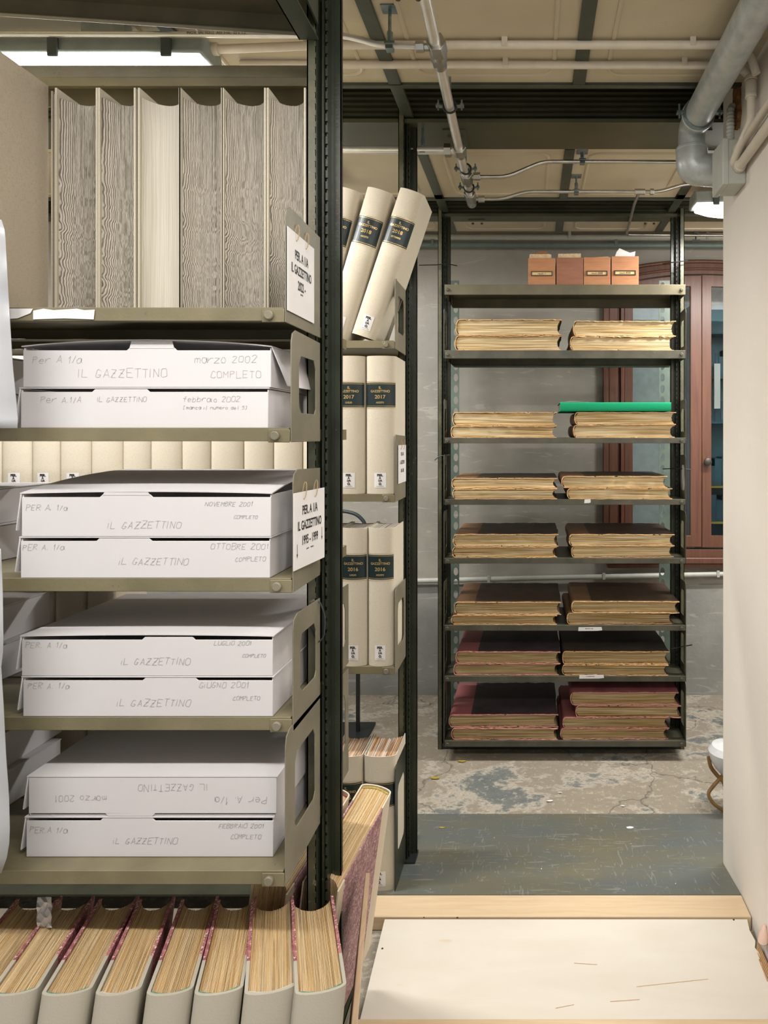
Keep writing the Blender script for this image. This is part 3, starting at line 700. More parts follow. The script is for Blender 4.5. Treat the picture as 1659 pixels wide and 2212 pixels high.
# --- top near shelf: big volumes with fore-edge to the viewer
YT = 1.472; topb = [(120, 212, 'w'), (213, 294, 'w'), (299, 391, 's'), (388, 482, 'w'), (480, 575, 'w'), (577, 661, 'w')]
HB = .535
z1s = shz[0]+.002
for i, (x0, x1, k_) in enumerate(topb):
    T = (x1-x0)*YT/F; W = .185
    t = make_book('bound_volume', ORD[i]+(' from left of the upright volumes showing smooth pale page edges' if k_ == 's' else ' from left of the upright volumes showing grey wavy newsprint edges'), 'upright volumes with page edges outward on the top near shelf', T, W, HB,
                  (bx_(x1, YT), YT+W+.004, z1s), rotz(PI), M['boardcl'], M['pg_smooth'] if k_ == 's' else M['pg_wavy'], None, seed=5+i, nx=100, nz=50 if k_ != 's' else 12, jit=.0006 if k_ != 's' else .0001,
                  wob=.004, conc=.040, bulge=.01, t=.0042, zlo=.022, over=.006)
    # head of the page block sits lower than the boards
    t.children[1].scale = (1, 1, .975)
# large grey volume pulled forward at left
T = .085
make_book('bound_volume', 'large grey beige volume at far left, standing forward of the newsprint row', None, T, .20, HB+.003, (bx_(104, YT)-.001, YT-.002, z1s), rotz(PI), M['greyboard'], M['pg_wavy'], None, seed=33, bulge=.01, t=.004).location = (bx_(107, YT), YT-.004, z1s)
# thin volume between
make_book('bound_volume', 'thin dark edged volume squeezed between the large grey volume and the first newsprint one', None, .012, .18, HB-.004, (bx_(119, YT), YT+.188, z1s), rotz(PI), M['greyboard'], M['pg_smooth'], None, seed=34, bulge=.003, t=.0035, nx=4, conc=.002)
# --- bottom row of near rack, heads up and spines forward
BF = [(-240, -120, -48), (-130, -10, 42), (-22, 70, 127), (91, 187, 220), (207, 295, 306), (317, 409, 397), (420, 518, 475), (528, 635, 546), (637, 748, 632)]
for i, (a, b, r) in enumerate(BF):
    if i == 0: continue
    Yf, Yr = 1.15, 1.43; W = .283
    pa = Vector((bx_(a, Yf), Yf)); pr_ = Vector((bx_(r, Yr), Yr))
    T = min((b-a)*Yf/F, .0885)
    an = math.atan2(-(pr_.x-pa.x), (pr_.y-pa.y)); H = .487; Rb = rotz(an) @ Matrix.Rotation(math.radians(6), 3, 'Y') @ Matrix.Rotation(math.radians(-6), 3, 'X'); hd = P(a, 2143, Yf)-Rb @ Vector((0, 0, H))
    k = i-1
    lb = ORD[k]+' from left of the red marbled volumes on the bottom near shelf, seen from above'
    if i == 8: lb = 'rightmost red marbled volume on the bottom near shelf, beside the upright plank'
    t = make_book('marbled_volume', lb, 'red marbled volumes on the bottom near shelf', T, W, H, hd, Rb, [M['marble_r']], M['pg_tan'], None, seed=60+i, nx=110, nz=4, jit=.0009, conc=.035, bulge=.016, t=.006, nb=10)
    hb = MB(); pts = [Vector((.006+(T-.012)*q/12, -.012*math.sin(PI*q/12)*.9+.0035, H-.004)) for q in range(13)]; hb.tube(pts, .0022, 6); hb.build('headband', [M['band_g'], M['linen2'], M['band_g']][i % 3], t)
# crumpled slip between pages
sl = MB(); g = []
for j in range(7):
    for i in range(5): g.append(P(80+i*8+random.Random(j*9+i).uniform(-2, 2), 1938+j*11, 1.36+.01*math.sin(j*2.1+i)-.005*j))
sl.add(g, [(j*5+i, j*5+i+1, j*5+i+6, j*5+i+5) for j in range(6) for i in range(4)]); so = sl.build('paper_slip', M['paper'], None, smooth=False); so.modifiers.new('s', 'SOLIDIFY').thickness = .0006
tag(so, 'small crumpled paper slip sticking out of a bottom row volume', 'paper')
# --- leaning marbled volumes behind the near post
for i, (x, lb) in enumerate([(-.525, 'purple marbled volume leaning behind the near post with yellow headband'), (-.650, 'marbled volume with red headband mostly hidden behind the near post')]):
    T = .088; W = .33; H = .50; dg = 9+i*1.5
    Rr = Matrix.Rotation(math.radians(dg), 3, 'Y') @ Matrix.Rotation(math.radians(9), 3, 'X') @ rotz(PI-math.radians(7))
    # spine at the far side: local origin corner sits at far right bottom
    base = Vector((x+T*.65, 1.885-i*.01, .225))
    t = make_book('marbled_volume', lb, 'leaning marbled volumes behind the near post', T, W, H, base, Rr, [M['marble_p']], M['pg_tan'], None, seed=80+i, nx=100, jit=.0009, conc=.03, bulge=.016, t=.0035, nb=10)
    hb = MB(); pts = [Vector((.006+(T-.012)*q/12, -.012*math.sin(PI*q/12)*.9+.0035, H-.004)) for q in range(13)]; hb.tube(pts, .0024, 6); hb.build('headband', M['band_y'] if i == 0 else M['band_r'], t)
# upright plank at the end of the bottom row
pl = MB(); zt_ = .617; q_ = [(-.333, 1.20), (-.321, 1.20), (-.402, 1.62), (-.414, 1.62)]
pl.hexa([(x-.060, y, .0615) for x, y in q_], [(x, y, zt_) for x, y in q_])
tag(pl.build('wooden_plank', M['plank'], None, bevel=.002), 'upright pale plank closing the right end of the bottom book row', 'plank')
# --- far rack folios
Rflat = Matrix(((0, 1, 0), (0, 0, 1), (1, 0, 0)))      # local x->world z, y->x, z->y
fol = {
 1: ([(986, 1213, 686, 721, 'old_tan', 'pg_old'), (984, 1213, 721, 754, 'old_tan', 'pg_old')], [(1240, 1461, 690, 724, 'old_olive', 'pg_old'), (1233, 1455, 725, 756, 'old_olive', 'pg_old')]),
 2: ([(979, 1203, 889, 919, 'old_tan', 'pg_old'), (975, 1202, 920, 946, 'old_tan', 'pg_old')], [(1243, 1460, 888, 916, 'old_olive', 'pg_old'), (1240, 1458, 917, 945, 'old_olive', 'pg_old')]),
 3: ([(977, 1204, 1033, 1056, 'old_tan', 'pg_old'), (979, 1203, 1057, 1080, 'old_tan', 'pg_old')], [(1215, 1442, 1029, 1055, 'old_tan', 'pg_old'), (1227, 1452, 1056, 1080, 'old_tan', 'pg_old')]),
 4: ([(980, 1206, 1158, 1185, 'old_tan', 'pg_old'), (979, 1203, 1186, 1210, 'old_olive', 'pg_old')], [(1231, 1457, 1159, 1185, 'old_olive', 'pg_old'), (1236, 1456, 1186, 1211, 'old_olive', 'pg_old')]),
 5: ([(983, 1212, 1307, 1335, 'old_olive', 'pg_old2'), (976, 1203, 1335, 1356, 'old_olive', 'pg_old2')], [(1236, 1467, 1302, 1328, 'old_olive', 'pg_old2'), (1226, 1456, 1328, 1353, 'old_olive', 'pg_old2')]),
 6: ([(986, 1210, 1410, 1437, 'old_red', 'pg_old2'), (981, 1207, 1438, 1463, 'old_red', 'pg_old2')], [(1216, 1446, 1403, 1431, 'old_dark', 'pg_old2'), (1216, 1443, 1432, 1456, 'old_dark', 'pg_old2')]),
 7: ([(971, 1206, 1548, 1576, 'old_red', 'pg_old2'), (977, 1205, 1577, 1603, 'old_red', 'pg_old2')], [(1234, 1466, 1500, 1528, 'old_redf', 'pg_old2'), (1245, 1471, 1529, 1556, 'old_red', 'pg_old2'), (1217, 1446, 1556, 1580, 'old_red', 'pg_old2'), (1212, 1444, 1580, 1604, 'old_red', 'pg_old2')])}
SN = {1: 'second', 2: 'third', 3: 'fourth', 4: 'fifth', 5: 'sixth', 6: 'seventh', 7: 'lowest'}
YFO = 3.41
for lv, (L, R_) in fol.items():
    for side, st in (('left', L), ('right', R_)):
        n = len(st); z = FZ[lv]+.001
        for q in range(n-1, -1, -1):
            x0, x1, yt, yb, cv, pg = st[q]
            T = (yb-yt)*YFO/F-.0015
            nm = {2: ['upper', 'lower'], 4: ['topmost', 'second from top', 'third from top', 'bottom']}[n][q]
            colr = 'red spined' if 'red' in cv else 'dark covered' if 'dark' in cv else 'brown'
            lb = '%s worn %s folio, %s pile, %s shelf of far rack' % (nm, colr, side, SN[lv])
            sd = lv*10+q+(5 if side == 'right' else 0)
            yaw = random.Random(sd).uniform(-.012, .012)
            t = make_book('old_folio', lb, 'worn folios lying on the far rack', T, (x1-x0)*YFO/F-.018, .44 if lv > 1 else .42, ((x0-VX)*YFO/F+.012, YFO+random.Random(sd).uniform(0, .006), z), rotz(yaw) @ Rflat, M[cv], M[pg], None,
                      seed=sd, rough=.0068, t=.0042, bulge=.017, nb=34, cnz=6, nx=10, jit=.0018, conc=.016, over=.010, zlo=.006, nz=4)
            z += T+.0016
        if lv == 2 and side == 'right': ztop = z
# green book on top with a grey sheet
T = (888-868)*3.40/F; gx0, gx1 = bx_(1210, 3.40), bx_(1450, 3.40)
Rg = Matrix(((0, 0, -1), (0, 1, 0), (1, 0, 0)))     # spine faces the viewer: local x->z, y->y, z->-x
gb = make_book('green_book', 'thin bright green cloth book lying on the right pile of the third far shelf', None, T-.002, .34, gx1-gx0, (gx1, 3.405, ztop+.003), Rg, M['greenbk'], M['pg_white'], None, seed=3, bulge=.004, t=.003, nx=8)
gs = MB(); g = []
for i in range(8):
    for j in range(4): g.append(Vector((gx0+.008+.16*i/7-.01, 3.45+.10*j/3, ztop+T+.003+.014*math.sin(PI*i/7)*(.4+.2*j))))
gs.add(g, [(i*4+j, i*4+4+j, i*4+5+j, i*4+j+1) for i in range(7) for j in range(3)]); o = gs.build('loose_sheet', M['pvcg']); o.modifiers.new('s', 'SOLIDIFY').thickness = .0008
tag(o, 'curled grey sheet lying on the green book', 'paper')
# --- index card boxes
zs = FZ[0]+.001
for i, (x0, x1, yt, m_, tx, lb) in enumerate([(1141, 1200, 553, 'drawer', 'rauch. 1', 'orange brown wooden card box labelled 1, leftmost on the top far shelf'), (1202, 1260, 552, 'drawer2', '', 'plain reddish wooden card box without a label, second on the top far shelf'),
                                   (1261, 1319, 551, 'drawer', 'rauch.3000', 'orange wooden card box labelled 3000 on the top far shelf'), (1321, 1380, 549, 'drawer', 'rauch.4500', 'orange wooden card box labelled 4500, rightmost on the top far shelf')]):
    s = 3.42/F; W = (x1-x0)*s-.001; H = (612-yt)*s; x = (x0-VX)*s
    t = empty('card_box', lb, 'card box', (x, 3.42, zs), group='wooden card boxes on the top far shelf'); e = .009; D = .34
    m = MB().box(0, W, 0, e, 0, H).box(0, W, D-e, D, 0, H).box(0, e, e, D-e, 0, H-.004).box(W-e, W, e, D-e, 0, H-.004).box(e, W-e, e, D-e, 0, .006)
    m.build('body', M[m_], t, bevel=.0012)
    if tx:
        fr_ = MB(); cx, cz, a, b = W*.5, H*.43, W*.40, .0125
        fr_.prism([[(cx-a, cz-b), (cx+a, cz-b), (cx+a, cz+b), (cx-a, cz+b)], [(cx-a+.006, cz-b+.0045), (cx+a-.006, cz-b+.0045), (cx+a-.006, cz+b-.0045), (cx-a+.006, cz+b-.0045)]], XZ, -.004, 0)
        h = fr_.build('label_holder', M['holder'], t, bevel=.001)
        c = MB(); c.box(cx-a+.004, cx+a-.004, -.0012, -.0002, cz-b+.003, cz+b-.003)
        stroke(c, tx, cx-a+.009, cz-.005, .0115, lambda u, v: Vector((u, -.0016, v)), .0013, .1, i, 1) if False else put(c, font2d(tx, .0145, .0001, .92), lambda u, v: Vector((cx+u, -.0016, cz-.005+v)), 1)
        c.build('label_card', [M['labelbuff'], M['ink']], h, smooth=False)
    cards = MB(); rd = random.Random(i)
    for k in range(16):
        yy = e+.004+k*.019; cards.box(e+.003+rd.uniform(0,.004), W-e-.003-rd.uniform(0,.004), yy, yy+.016, .006, H-.018+rd.uniform(-.004,.004))
    cards.build('index_cards', M['cardtab'], t)
    if i == 0:
        MB().prism([[(.006, H-.03), (W-.02, H-.03), (W-.02, H+.022), (W-.028, H+.026), (.010, H+.026), (.006, H+.018)]], XZ, .018, .021).build('tab_card', M['cardtab'], t)
        MB().prism([[(.03, H-.03), (W-.03, H-.03), (W-.045, H+.042), (.06, H+.044), (.035, H+.03)]], XZ, .03, .033).build('tab_card', M['tabbrown'], t)
    elif i == 1: MB().prism([[(.008, H-.03), (W-.012, H-.03), (W-.010, H+.027), (.010, H+.025)]], XZ, .018, .021).build('tab_card', M['cardtab'], t)
    elif i == 2: MB().prism([[(.03, H-.03), (W-.01, H-.03), (W-.008, H+.008), (.05, H+.004)]], XZ, .018, .021).build('tab_card', M['cardtab'], t)
    else:
        MB().prism([[(.012, H-.02), (.11, H-.02), (.115, H+.018), (.045, H+.048), (.03, H+.03)]], XZ, .022, .024).build('tab_card', M['paper'], t)
        MB().prism([[(.06, H-.02), (W-.02, H-.02), (W-.012, H+.034), (.09, H+.024)]], XZ, .030, .032).build('tab_card', M['paper'], t)
# ------------------------------------------------------------------ white archive boxes
def abox(label, pl, pr_, h, Y, tab=(.31, .52), bow=.0, texts=(), D=.345, leftflap=True, rightflap=False, flip=False, seed=0, rise=0.0):
    A = P(pl[0], pl[1], Y); B = P(pr_[0], pr_[1], Y); W = B.x-A.x; an = 0
    t = empty('archive_box', label, 'box', A, None, 'white cardboard archive boxes'); t.rotation_euler = (0, -math.atan2(B.z-A.z, W)*.0, 0)
    hh = h*Y/F; c = .0022
    m = MB(); x0, x1 = tab[0]*W, tab[1]*W; g = .006
    if not flip: prof = [(0, 0), (W, 0), (W, hh-g), (x1+.006, hh-g), (x1, hh-.0005), (x0, hh-.0005), (x0-.006, hh-g), (0, hh-g)]
    else: prof = [(0, g), (x0-.006, g), (x0, 0), (x1, 0), (x1+.006, g), (W, g), (W, hh-.0005), (0, hh-.0005)]
    m.prism([prof], XZ, 0, c)
    m.box(0, c, c, D, 0, hh-.001); m.box(W-c, W, c, D, 0, hh-.001); m.box(0, W, D-c, D, 0, hh-.001+rise); m.box(c, W-c, c, D-c, 0, c)
    m.build('body', M['card'], t, bevel=.0006)
    # lid: bowed sheet with folded lip
    l = MB(); n = 16; rows = 5; gv = []
    for j in range(rows+1):
        for i in range(n+1):
            u = i/n; v = j/rows; z = hh+.0006+bow*math.sin(PI*min(1, max(0, u)))**.8*(1-v)*(1-v*.3)+rise*math.sin(v*PI/2)**.8
            gv.append(Vector((-.003+(W+.006)*u, -.0008+D*v, z)))
    fs = [(j*(n+1)+i, j*(n+1)+i+1, (j+1)*(n+1)+i+1, (j+1)*(n+1)+i) for j in range(rows) for i in range(n)]
    k = len(gv); gv += [p+Vector((0, 0, c)) for p in gv[:k]]; fs2 = [tuple(q+k for q in reversed(f)) for f in fs]
    sd = []
    for i in range(n): sd.append((i, i+1, i+1+k, i+k)); b = rows*(n+1); sd.append((b+i, b+i+k, b+i+1+k, b+i+1))
    for j in range(rows): a = j*(n+1); sd.append((a, a+k, a+n+1+k, a+n+1)); a += n; sd.append((a, a+n+1, a+n+1+k, a+k))
    l.add(gv, fs+fs2+sd)
    if bow > .003: l.prism([[(x0, hh-.002), (x1, hh-.002), (x1-.004, hh+bow*.97), (x0+.004, hh+bow*.97)]], XZ, -.0008, .001)
    l.build('lid', M['card'], t, ang=30)
    if leftflap:
        f = MB(); f.hexa([(-.016, .004, .012), (-.014, .004, .010), (-.010, .11, .010), (-.012, .11, .012)], [(-.003, -.0005, hh), (-.0005, -.0005, hh), (-.0005, .13, hh), (-.003, .13, hh)])
        f.build('side_flap', M['card'], t, bevel=.0008)
    if rightflap:
        f = MB(); f.hexa([(W+.022, .03, .004), (W+.024, .03, .004), (W+.030, .26, .006), (W+.028, .26, .006)], [(W+.001, -.0005, hh+.0), (W+.003, -.0005, hh+.0), (W+.014, .28, hh), (W+.012, .28, hh)])
        f.build('side_flap', M['card'], t, bevel=.0008)
    if texts:
        s = Y/F
        for i, (tx, x, y, hpx, sl) in enumerate(texts):
            q = MB()
            U = (x-pl[0])*s; V = (pl[1]+(pr_[1]-pl[1])*(x-pl[0])/(pr_[0]-pl[0])-y)*s
            stroke(q, tx, U, V, hpx*s, lambda u, v: Vector((u, -.0004, v)), .00095, sl, seed*7+i, 0, flip)
            q.build('pencil_writing', M['pencil'], t, smooth=False, recalc=False)
    return t
def fixz(t, z): t.location.z = z; return t
BY = [1.325, 1.325, 1.325, 1.325, 1.325, 1.325, 1.312, 1.312]
z2 = shz[1]+.001
def H_(h, Y=1.313): return h*Y/F
abox('white box marked marzo 2002 with bulging lid, topmost box of the near rack', (50, 843), (585, 843), 86, 1.313, (.43, .61), .013, [('Per A 1/a', 70, 791, 15, .2), ('marzo 2002', 421, 790, 15, .1), ('IL GAZZETTINO', 170, 822, 18, .05), ('COMPLETO', 455, 823, 15, .05)], leftflap=False, rightflap=True, seed=1).location.z = z2+H_(84)+.0035
abox('white box marked febbraio 2002, under the marzo 2002 box', (45, 930), (579, 930), 84, 1.313, (.30, .51), 0, [('Per A.1/A', 88, 876, 13, .15), ('IL GAZZETTINO', 210, 874, 10, .1), ('febbraio 2002', 395, 874, 11, .15), ('[manca il numero del 5]', 396, 890, 7, .2)], seed=2).location.z = z2
z3 = shz[2]+.001
abox('white box marked novembre 2001, upper of the two on the third near shelf', (47, 1155), (585, 1155), 91, 1.313, (.325, .515), .004, [('PER A. 1/a', 56, 1099, 12, .2), ('NOVEMBRE 2001', 443, 1090, 9, .3), ('iL GAZZETTINO', 232, 1138, 15, .25), ('COMPLETO', 505, 1117, 7, .3)], seed=3, rise=.030).location.z = z3+H_(86)+.0035
abox('white box marked ottobre 2001, lower of the two on the third near shelf', (45, 1250), (583, 1250), 86, 1.313, (.315, .515), 0, [('PER A. 1/a', 49, 1190, 12, .2), ('OTTOBRE 2001', 455, 1188, 12, .2), ('iL GAZZETTINO', 257, 1222, 14, .25), ('COMPLETO', 508, 1214, 9, .2)], seed=4).location.z = z3
z4 = shz[3]+.001
abox('white box marked luglio 2001, upper of the two on the fourth near shelf', (47, 1457), (589, 1457), 84, 1.313, (.49, .68), .003, [('PER. A 1/a', 55, 1397, 12, .2), ('LUGLIO 2001', 462, 1391, 9, .3), ('iL GAZZETTINO', 261, 1433, 14, .25), ('COMPLETO', 523, 1417, 7, .3)], seed=5).location.z = z4+H_(84)+.0035
abox('white box marked giugno 2001, lower of the two on the fourth near shelf', (50, 1548), (589, 1548), 84, 1.313, (.49, .69), 0, [('PER A. 1/a', 60, 1488, 12, .2), ('GiUGNO 2001', 430, 1486, 12, .2), ('iL GAZZETTINO', 252, 1526, 15, .25), ('COMPLETO', 503, 1513, 8, .2)], seed=6).location.z = z4
z5 = shz[4]+.001
abox('white box with upside down writing marzo 2001, upper on the fifth near shelf', (62, 1752), (597, 1752), 84, 1.312, (.32, .50), 0, [('IL GAZZETTINO', 447, 1683, 14, .05), ('marzo 2001', 230, 1708, 13, .05), ('Per A. 1/a', 576, 1710, 15, .1)], flip=True, seed=7).location.z = z5+H_(84, 1.312)+.0035
abox('white box marked febbraio 2001, lower of the two on the fifth near shelf', (57, 1850), (590, 1850), 84, 1.312, (.31, .51), 0, [('PER.A 1/a', 64, 1798, 12, .2), ('FEBBRAIO 2001', 472, 1788, 9, .3), ('iL GAZZETTINO', 244, 1822, 13, .25), ('COMPLETO', 498, 1811, 9, .2)], seed=8).location.z = z5
# neighbouring stacks cut by the left picture edge
XS = bx_(-172, 1.31)
for (z, n, dx) in ((z2, 'second', .02), (z3, 'third', 0), (z4, 'fourth', -.01), (z5, 'fifth', .02)):
    for k in range(2):
        t = abox('%s white box of the left neighbouring stack on the %s near shelf' % (['lower', 'upper'][k], n), (0, 0), (540, 0), 84, 1.33, (.3, .5), .006 if k else 0, (), leftflap=False, rightflap=False, seed=20+k)
        t.location = (XS-.511+dx, 1.33, z+k*(H_(84, 1.33)+.0035)); t.rotation_euler = (0, 0, math.radians(-3.0 if k == 0 else 1.0))
# ------------------------------------------------------------------ hanging signs on brackets
def sign(label, y0, y1, zt, zbm, lines, x, extra=None, tilt=0):
    t = empty('hanging_sign', label, 'sign', (x, y0, zbm), (0, 0, tilt)); W = y1-y0; H = zt-zbm
    fn = lambda u, v, w: Vector((w, u, v))
    MB().prism([[(0, 0), (W, 0), (W, H), (0, H)]], fn, .001, .0022).build('sheet', M['paper'], t)
    q = MB()
    for tx, sz, v, sx in lines: put(q, font2d(tx, sz, .0005*sz/.02, sx), lambda a, b, v=v: Vector((.0026, W/2+a, H*v+b)))
    if extra:
        for (u, v) in extra:
            q.add([Vector((.0026, u*W+a, v*H+b)) for a, b in ((-.0008, 0), (.0008, 0), (.0008, .02), (-.0008, .02))], [(0,1,2,3)]); q.add([Vector((.0026, u*W+a, v*H+b)) for a, b in ((0, -.008), (.003, 0), (-.003, 0))], [(0,1,2)])
    q.build('lettering', M['ink'], t, smooth=False)
    s = MB()
    for u in (.32, .68):
        pts = [Vector((.003+.004*math.cos(a)*1.0, W*u+.004*math.sin(a), H+.002+.018*math.sin(a))) for a in [PI*2*k/14 for k in range(15)]]; s.tube(pts, .0010, 6)
    s.build('string', M['string'], t); return t
sign('white sign PER. A 1/A IL GAZZETTINO 2022 hanging on the top near bracket', 1.270, 1.425, P(0, 492, 1.28).z, P(0, 672, 1.28).z, [('PER. A 1/A', .026, .68, .66), ('IL GAZZETTINO', .026, .50, .62), ('2022 -', .026, .32, .66), ('gennaio', .006, .27, .8)], XP+.0025)
sign('white sign PER. A 1/A IL GAZZETTINO 1995 - 1999 hanging on the third near bracket', 1.30, 1.452, P(0, 1065, 1.31).z, P(0, 1232, 1.31).z, [('PER. A 1/A', .026, .70, .64), ('IL GAZZETTINO', .026, .50, .62), ('1995 - 1999', .026, .30, .64), ('gennaio       dicembre', .005, .22, .8)], XP+.0035, [(.1, .2), (.9, .32)], math.radians(-5))
sign('small white sign hanging beside the 2017 AGOSTO volume', 2.325, 2.465, P(0, 962, 2.31).z, P(0, 1046, 2.31).z, [('PER. A 1/A', .018, .72, .62), ('IL GAZZETTINO', .018, .50, .62), ('2016 - 2018', .018, .28, .62)], XP+.003)
sg = sign('small white sign on the right side of the far rack', 3.43, 3.52, P(0, 1000, 3.4).z, P(0, 1072, 3.4).z, [('PER. A 1/A', .012, .7, .6), ('IL GAZZETTINO', .012, .5, .6)], .811)
# cable ties and loop
def tiething(pts, r, label, mat='tie', name='cable_tie', cat='cable tie'):
    return tag(MB().tube(fillet(pts, .03, 5), r, 6).build(name, M[mat]), label, cat)
tiething([P(905, 573, 3.5), P(950, 572, 3.5), P(962, 569, 3.5), P(987, 574, 3.6)], .0028, 'black cable tie around the left post of the far rack at card box height')
tiething([P(1432, 570, 3.6), P(1450, 567, 3.5), P(1486, 563, 3.5)], .0028, 'black cable tie around the right post of the far rack at card box height')
tiething([P(939, 994, 3.5), P(949, 985, 3.5), P(972, 983, 3.5)], .0028, 'black cable tie on the left post of the far rack below the third shelf')
tiething([P(1432, 1013, 3.6), P(1463, 1012, 3.5), P(1492, 1014, 3.5)], .0028, 'black cable tie on the right post of the far rack above the fourth shelf')
tiething([P(1450, 1402, 3.5), P(1462, 1399, 3.5), P(1495, 1393, 3.45)], .0028, 'black cable tie on the right post of the far rack near the seventh shelf')
tiething([P(676, 1303, 1.462), P(690, 1298, 1.462), P(703, 1330, 1.462), P(700, 1375, 1.462), P(687, 1390, 1.462), P(668, 1350, 1.462)], .0018, 'thin black wire loop on the near post beside the fourth shelf', 'hose', 'wire_loop', 'wire')
# ------------------------------------------------------------------ pipes
def hexnut(m, c, d, r, L, mi=0): c = Vector(c); d = Vector(d).normalized(); m.tube([c-d*L/2, c+d*L/2], r, 6, mi)
def pz(px, py, z): Y = F*(z-CH)/(VY-py); return P(px, py, Y)
mp = empty('steel_pipe', 'shiny stainless pipe running away under the ceiling with branch fittings', 'pipe', P(920, 0, 1.67))
def rel(o, pts): return [Vector(p)-o.location for p in pts]
Zp = CH+1.12
A_ = pz(905, -60, Zp); E_ = pz(1016, 428, Zp)
MB().tube(rel(mp, [A_, E_]), .0165, 20).build('pipe_run', M['chrome'], mp)
dd = (E_-A_).normalized()
for px, py, r, L in ((944, 100, .0285, .05), (946, 120, .0245, .06), (992, 323, .028, .05), (1008, 382, .027, .07), (1016, 425, .028, .10)):
    m = MB(); c = pz(px, py, Zp); hexnut(m, c-mp.location, dd, r, L); m.cyl(c-mp.location+dd*L*.4, c-mp.location+dd*L*.9, r*.86, 18); m.build('fitting', M['steel'], mp, bevel=.0015)
for px, py in ((972, 230), (1006, 365), (1013, 405)):
    c = pz(px, py, Zp)-mp.location; m = MB(); ring = [c+Vector((.022*math.cos(a), 0, .022*math.sin(a))) for a in [2*PI*k/20 for k in range(21)]]
    m.tube(ring, .004, 6); m.build('pipe_clamp', M['rubber'], mp)
    m = MB()
    for s in (-1, 1): m.box(c.x+s*.036-.012, c.x+s*.036+.012, c.y-.008, c.y+.008, c.z-.002, c.z+.002); m.cyl(c+Vector((s*.040, 0, -.012)), c+Vector((s*.040, 0, .022)), .003, 6); m.cyl(c+Vector((s*.040, 0, .003)), c+Vector((s*.040, 0, .009)), .007, 6)
    m.cyl(c+Vector((0, 0, .022)), c+Vector((0, 0, .10)), .004, 8); m.build('clamp_bracket', M['clip'], mp)
def branch(label, pts, r, mat='steel', nut=None, cl=(), name='steel_pipe', bend=.04):
    t = empty(name, label, 'pipe', pts[0]); MB().tube(rel(t, fillet(pts, bend)), r, 14).build('pipe_run', M[mat], t)
    if nut:
        for c, d, rr, L in nut: m = MB(); hexnut(m, Vector(c)-t.location, d, rr, L); m.build('nut', M['steel'], t, bevel=.001)
    for c in cl:
        c = Vector(c)-t.location; m = MB(); m.box(c.x-.011, c.x+.011, c.y-.012, c.y+.012, c.z-.014, c.z-.002); m.box(c.x-.015, c.x+.015, c.y-.010, c.y+.010, c.z+.002, c.z+.010); m.cyl(c, c+Vector((0, 0, CZ-.002-c.z-t.location.z)), .005, 8); zt = CZ-t.location.z; m.box(c.x-.024, c.x+.024, c.y-.02, c.y+.02, zt-.005, zt)
        m.cyl(c+Vector((0, 0, .012)), c+Vector((0, 0, .04)), .009, 6); m.build('hanger', M['clip'], t, bevel=.001)
    return t
Y1 = pz(0, 100, Zp).y
Yt = 1.79; zz = lambda y, Y: y
branch('thin steel pipe with printed text joining the main pipe from the left', [P(-300, 73, Y1), P(735, 76, Y1), P(775, 84, Y1), P(815, 97, Y1), P(940, 102, Y1)], .0085, 'chrome', [(P(907, 101, Y1), (1,0,0), .0155, .024), (P(922, 102, Y1), (1,0,0), .011, .014)], [P(842, 99, Y1)])
tp = MB(); put(tp, font2d('INOX  EN 10312  AISI 316L  22 x 1.2', .011, 0, 1.0), lambda u, v: P(470, 76, Y1)+Vector((u, -.0092, v-.002))); to = tp.build('pipe_text', M['ink'], None, smooth=False)
to.parent = bpy.data.objects['steel_pipe.001']; to.matrix_parent_inverse = Matrix.Translation(-bpy.data.objects['steel_pipe.001'].location)
Y2 = pz(0, 324, Zp).y
branch('stainless pipe crossing behind the middle post to the main pipe', [P(300, 322, Y2), P(985, 325, Y2)], .0155, 'chrome', [(P(967, 325, Y2), (1,0,0), .026, .026)], [P(913, 324, Y2)])
Y3 = pz(0, 382, Zp).y; Y4 = pz(0, 430, Zp).y
branch('thin bent steel pipe leaving the main pipe to the right, upper one', [P(1012, 382, Y3), P(1095, 382, Y3), P(1172, 349, Y3), P(1700, 350, Y3)], .0085, 'steel', [(P(1030, 381, Y3), (1,0,0), .017, .03)], [P(1258, 348, Y3)])
branch('thin bent steel pipe leaving the main pipe to the right, lower one', [P(1020, 430, Y4), P(1083, 430, Y4), P(1137, 414, Y4), P(1425, 414, Y4), P(1480, 397, Y4), P(1700, 399, Y4)], .0085, 'steel', [(P(1040, 430, Y4), (1,0,0), .016, .03), (P(1382, 414, Y4), (1,0,0), .014, .05), (P(1408, 414, Y4), (1,0,0), .015, .018)], [P(1245, 414, Y4)])
c0 = P(1381, 414, Y4)
branch('thin steel pipe dropping back to the wall from the lower branch', [c0, c0+Vector((0, .15, -.005)), P(1353, 507, 3.98), P(1600, 509, 4.0)], .0075, 'steel', None, [], bend=.03)
o = branch('steel pipe at the back wall with clip near the right lamp', [P(1480, 506, 4.1), P(1700, 504, 4.1)], .008, 'steel', None, [P(1503, 505, 4.1)])
def conduit(label, pts, r, mat='pvc', clips=(), bend=.05, ph=None, name='plastic_conduit'):
    t = empty(name, label, 'conduit', pts[0]); MB().tube(rel(t, fillet(pts, bend)), r, 16).build('conduit_run', M[mat], t)
    for c in clips:
        c = Vector(c)-t.location; m = MB(); m.box(c.x-.009, c.x+.009, c.y-r-.003, c.y-r+.001, c.z-r*.9, c.z+r+.012); m.box(c.x-.009, c.x+.009, c.y-r, c.y+r+.002, c.z+r, c.z+r+.004); m.build('clip', M[mat], t, bevel=.001)
    return t
Ya, Yb_ = 2.02, 2.13
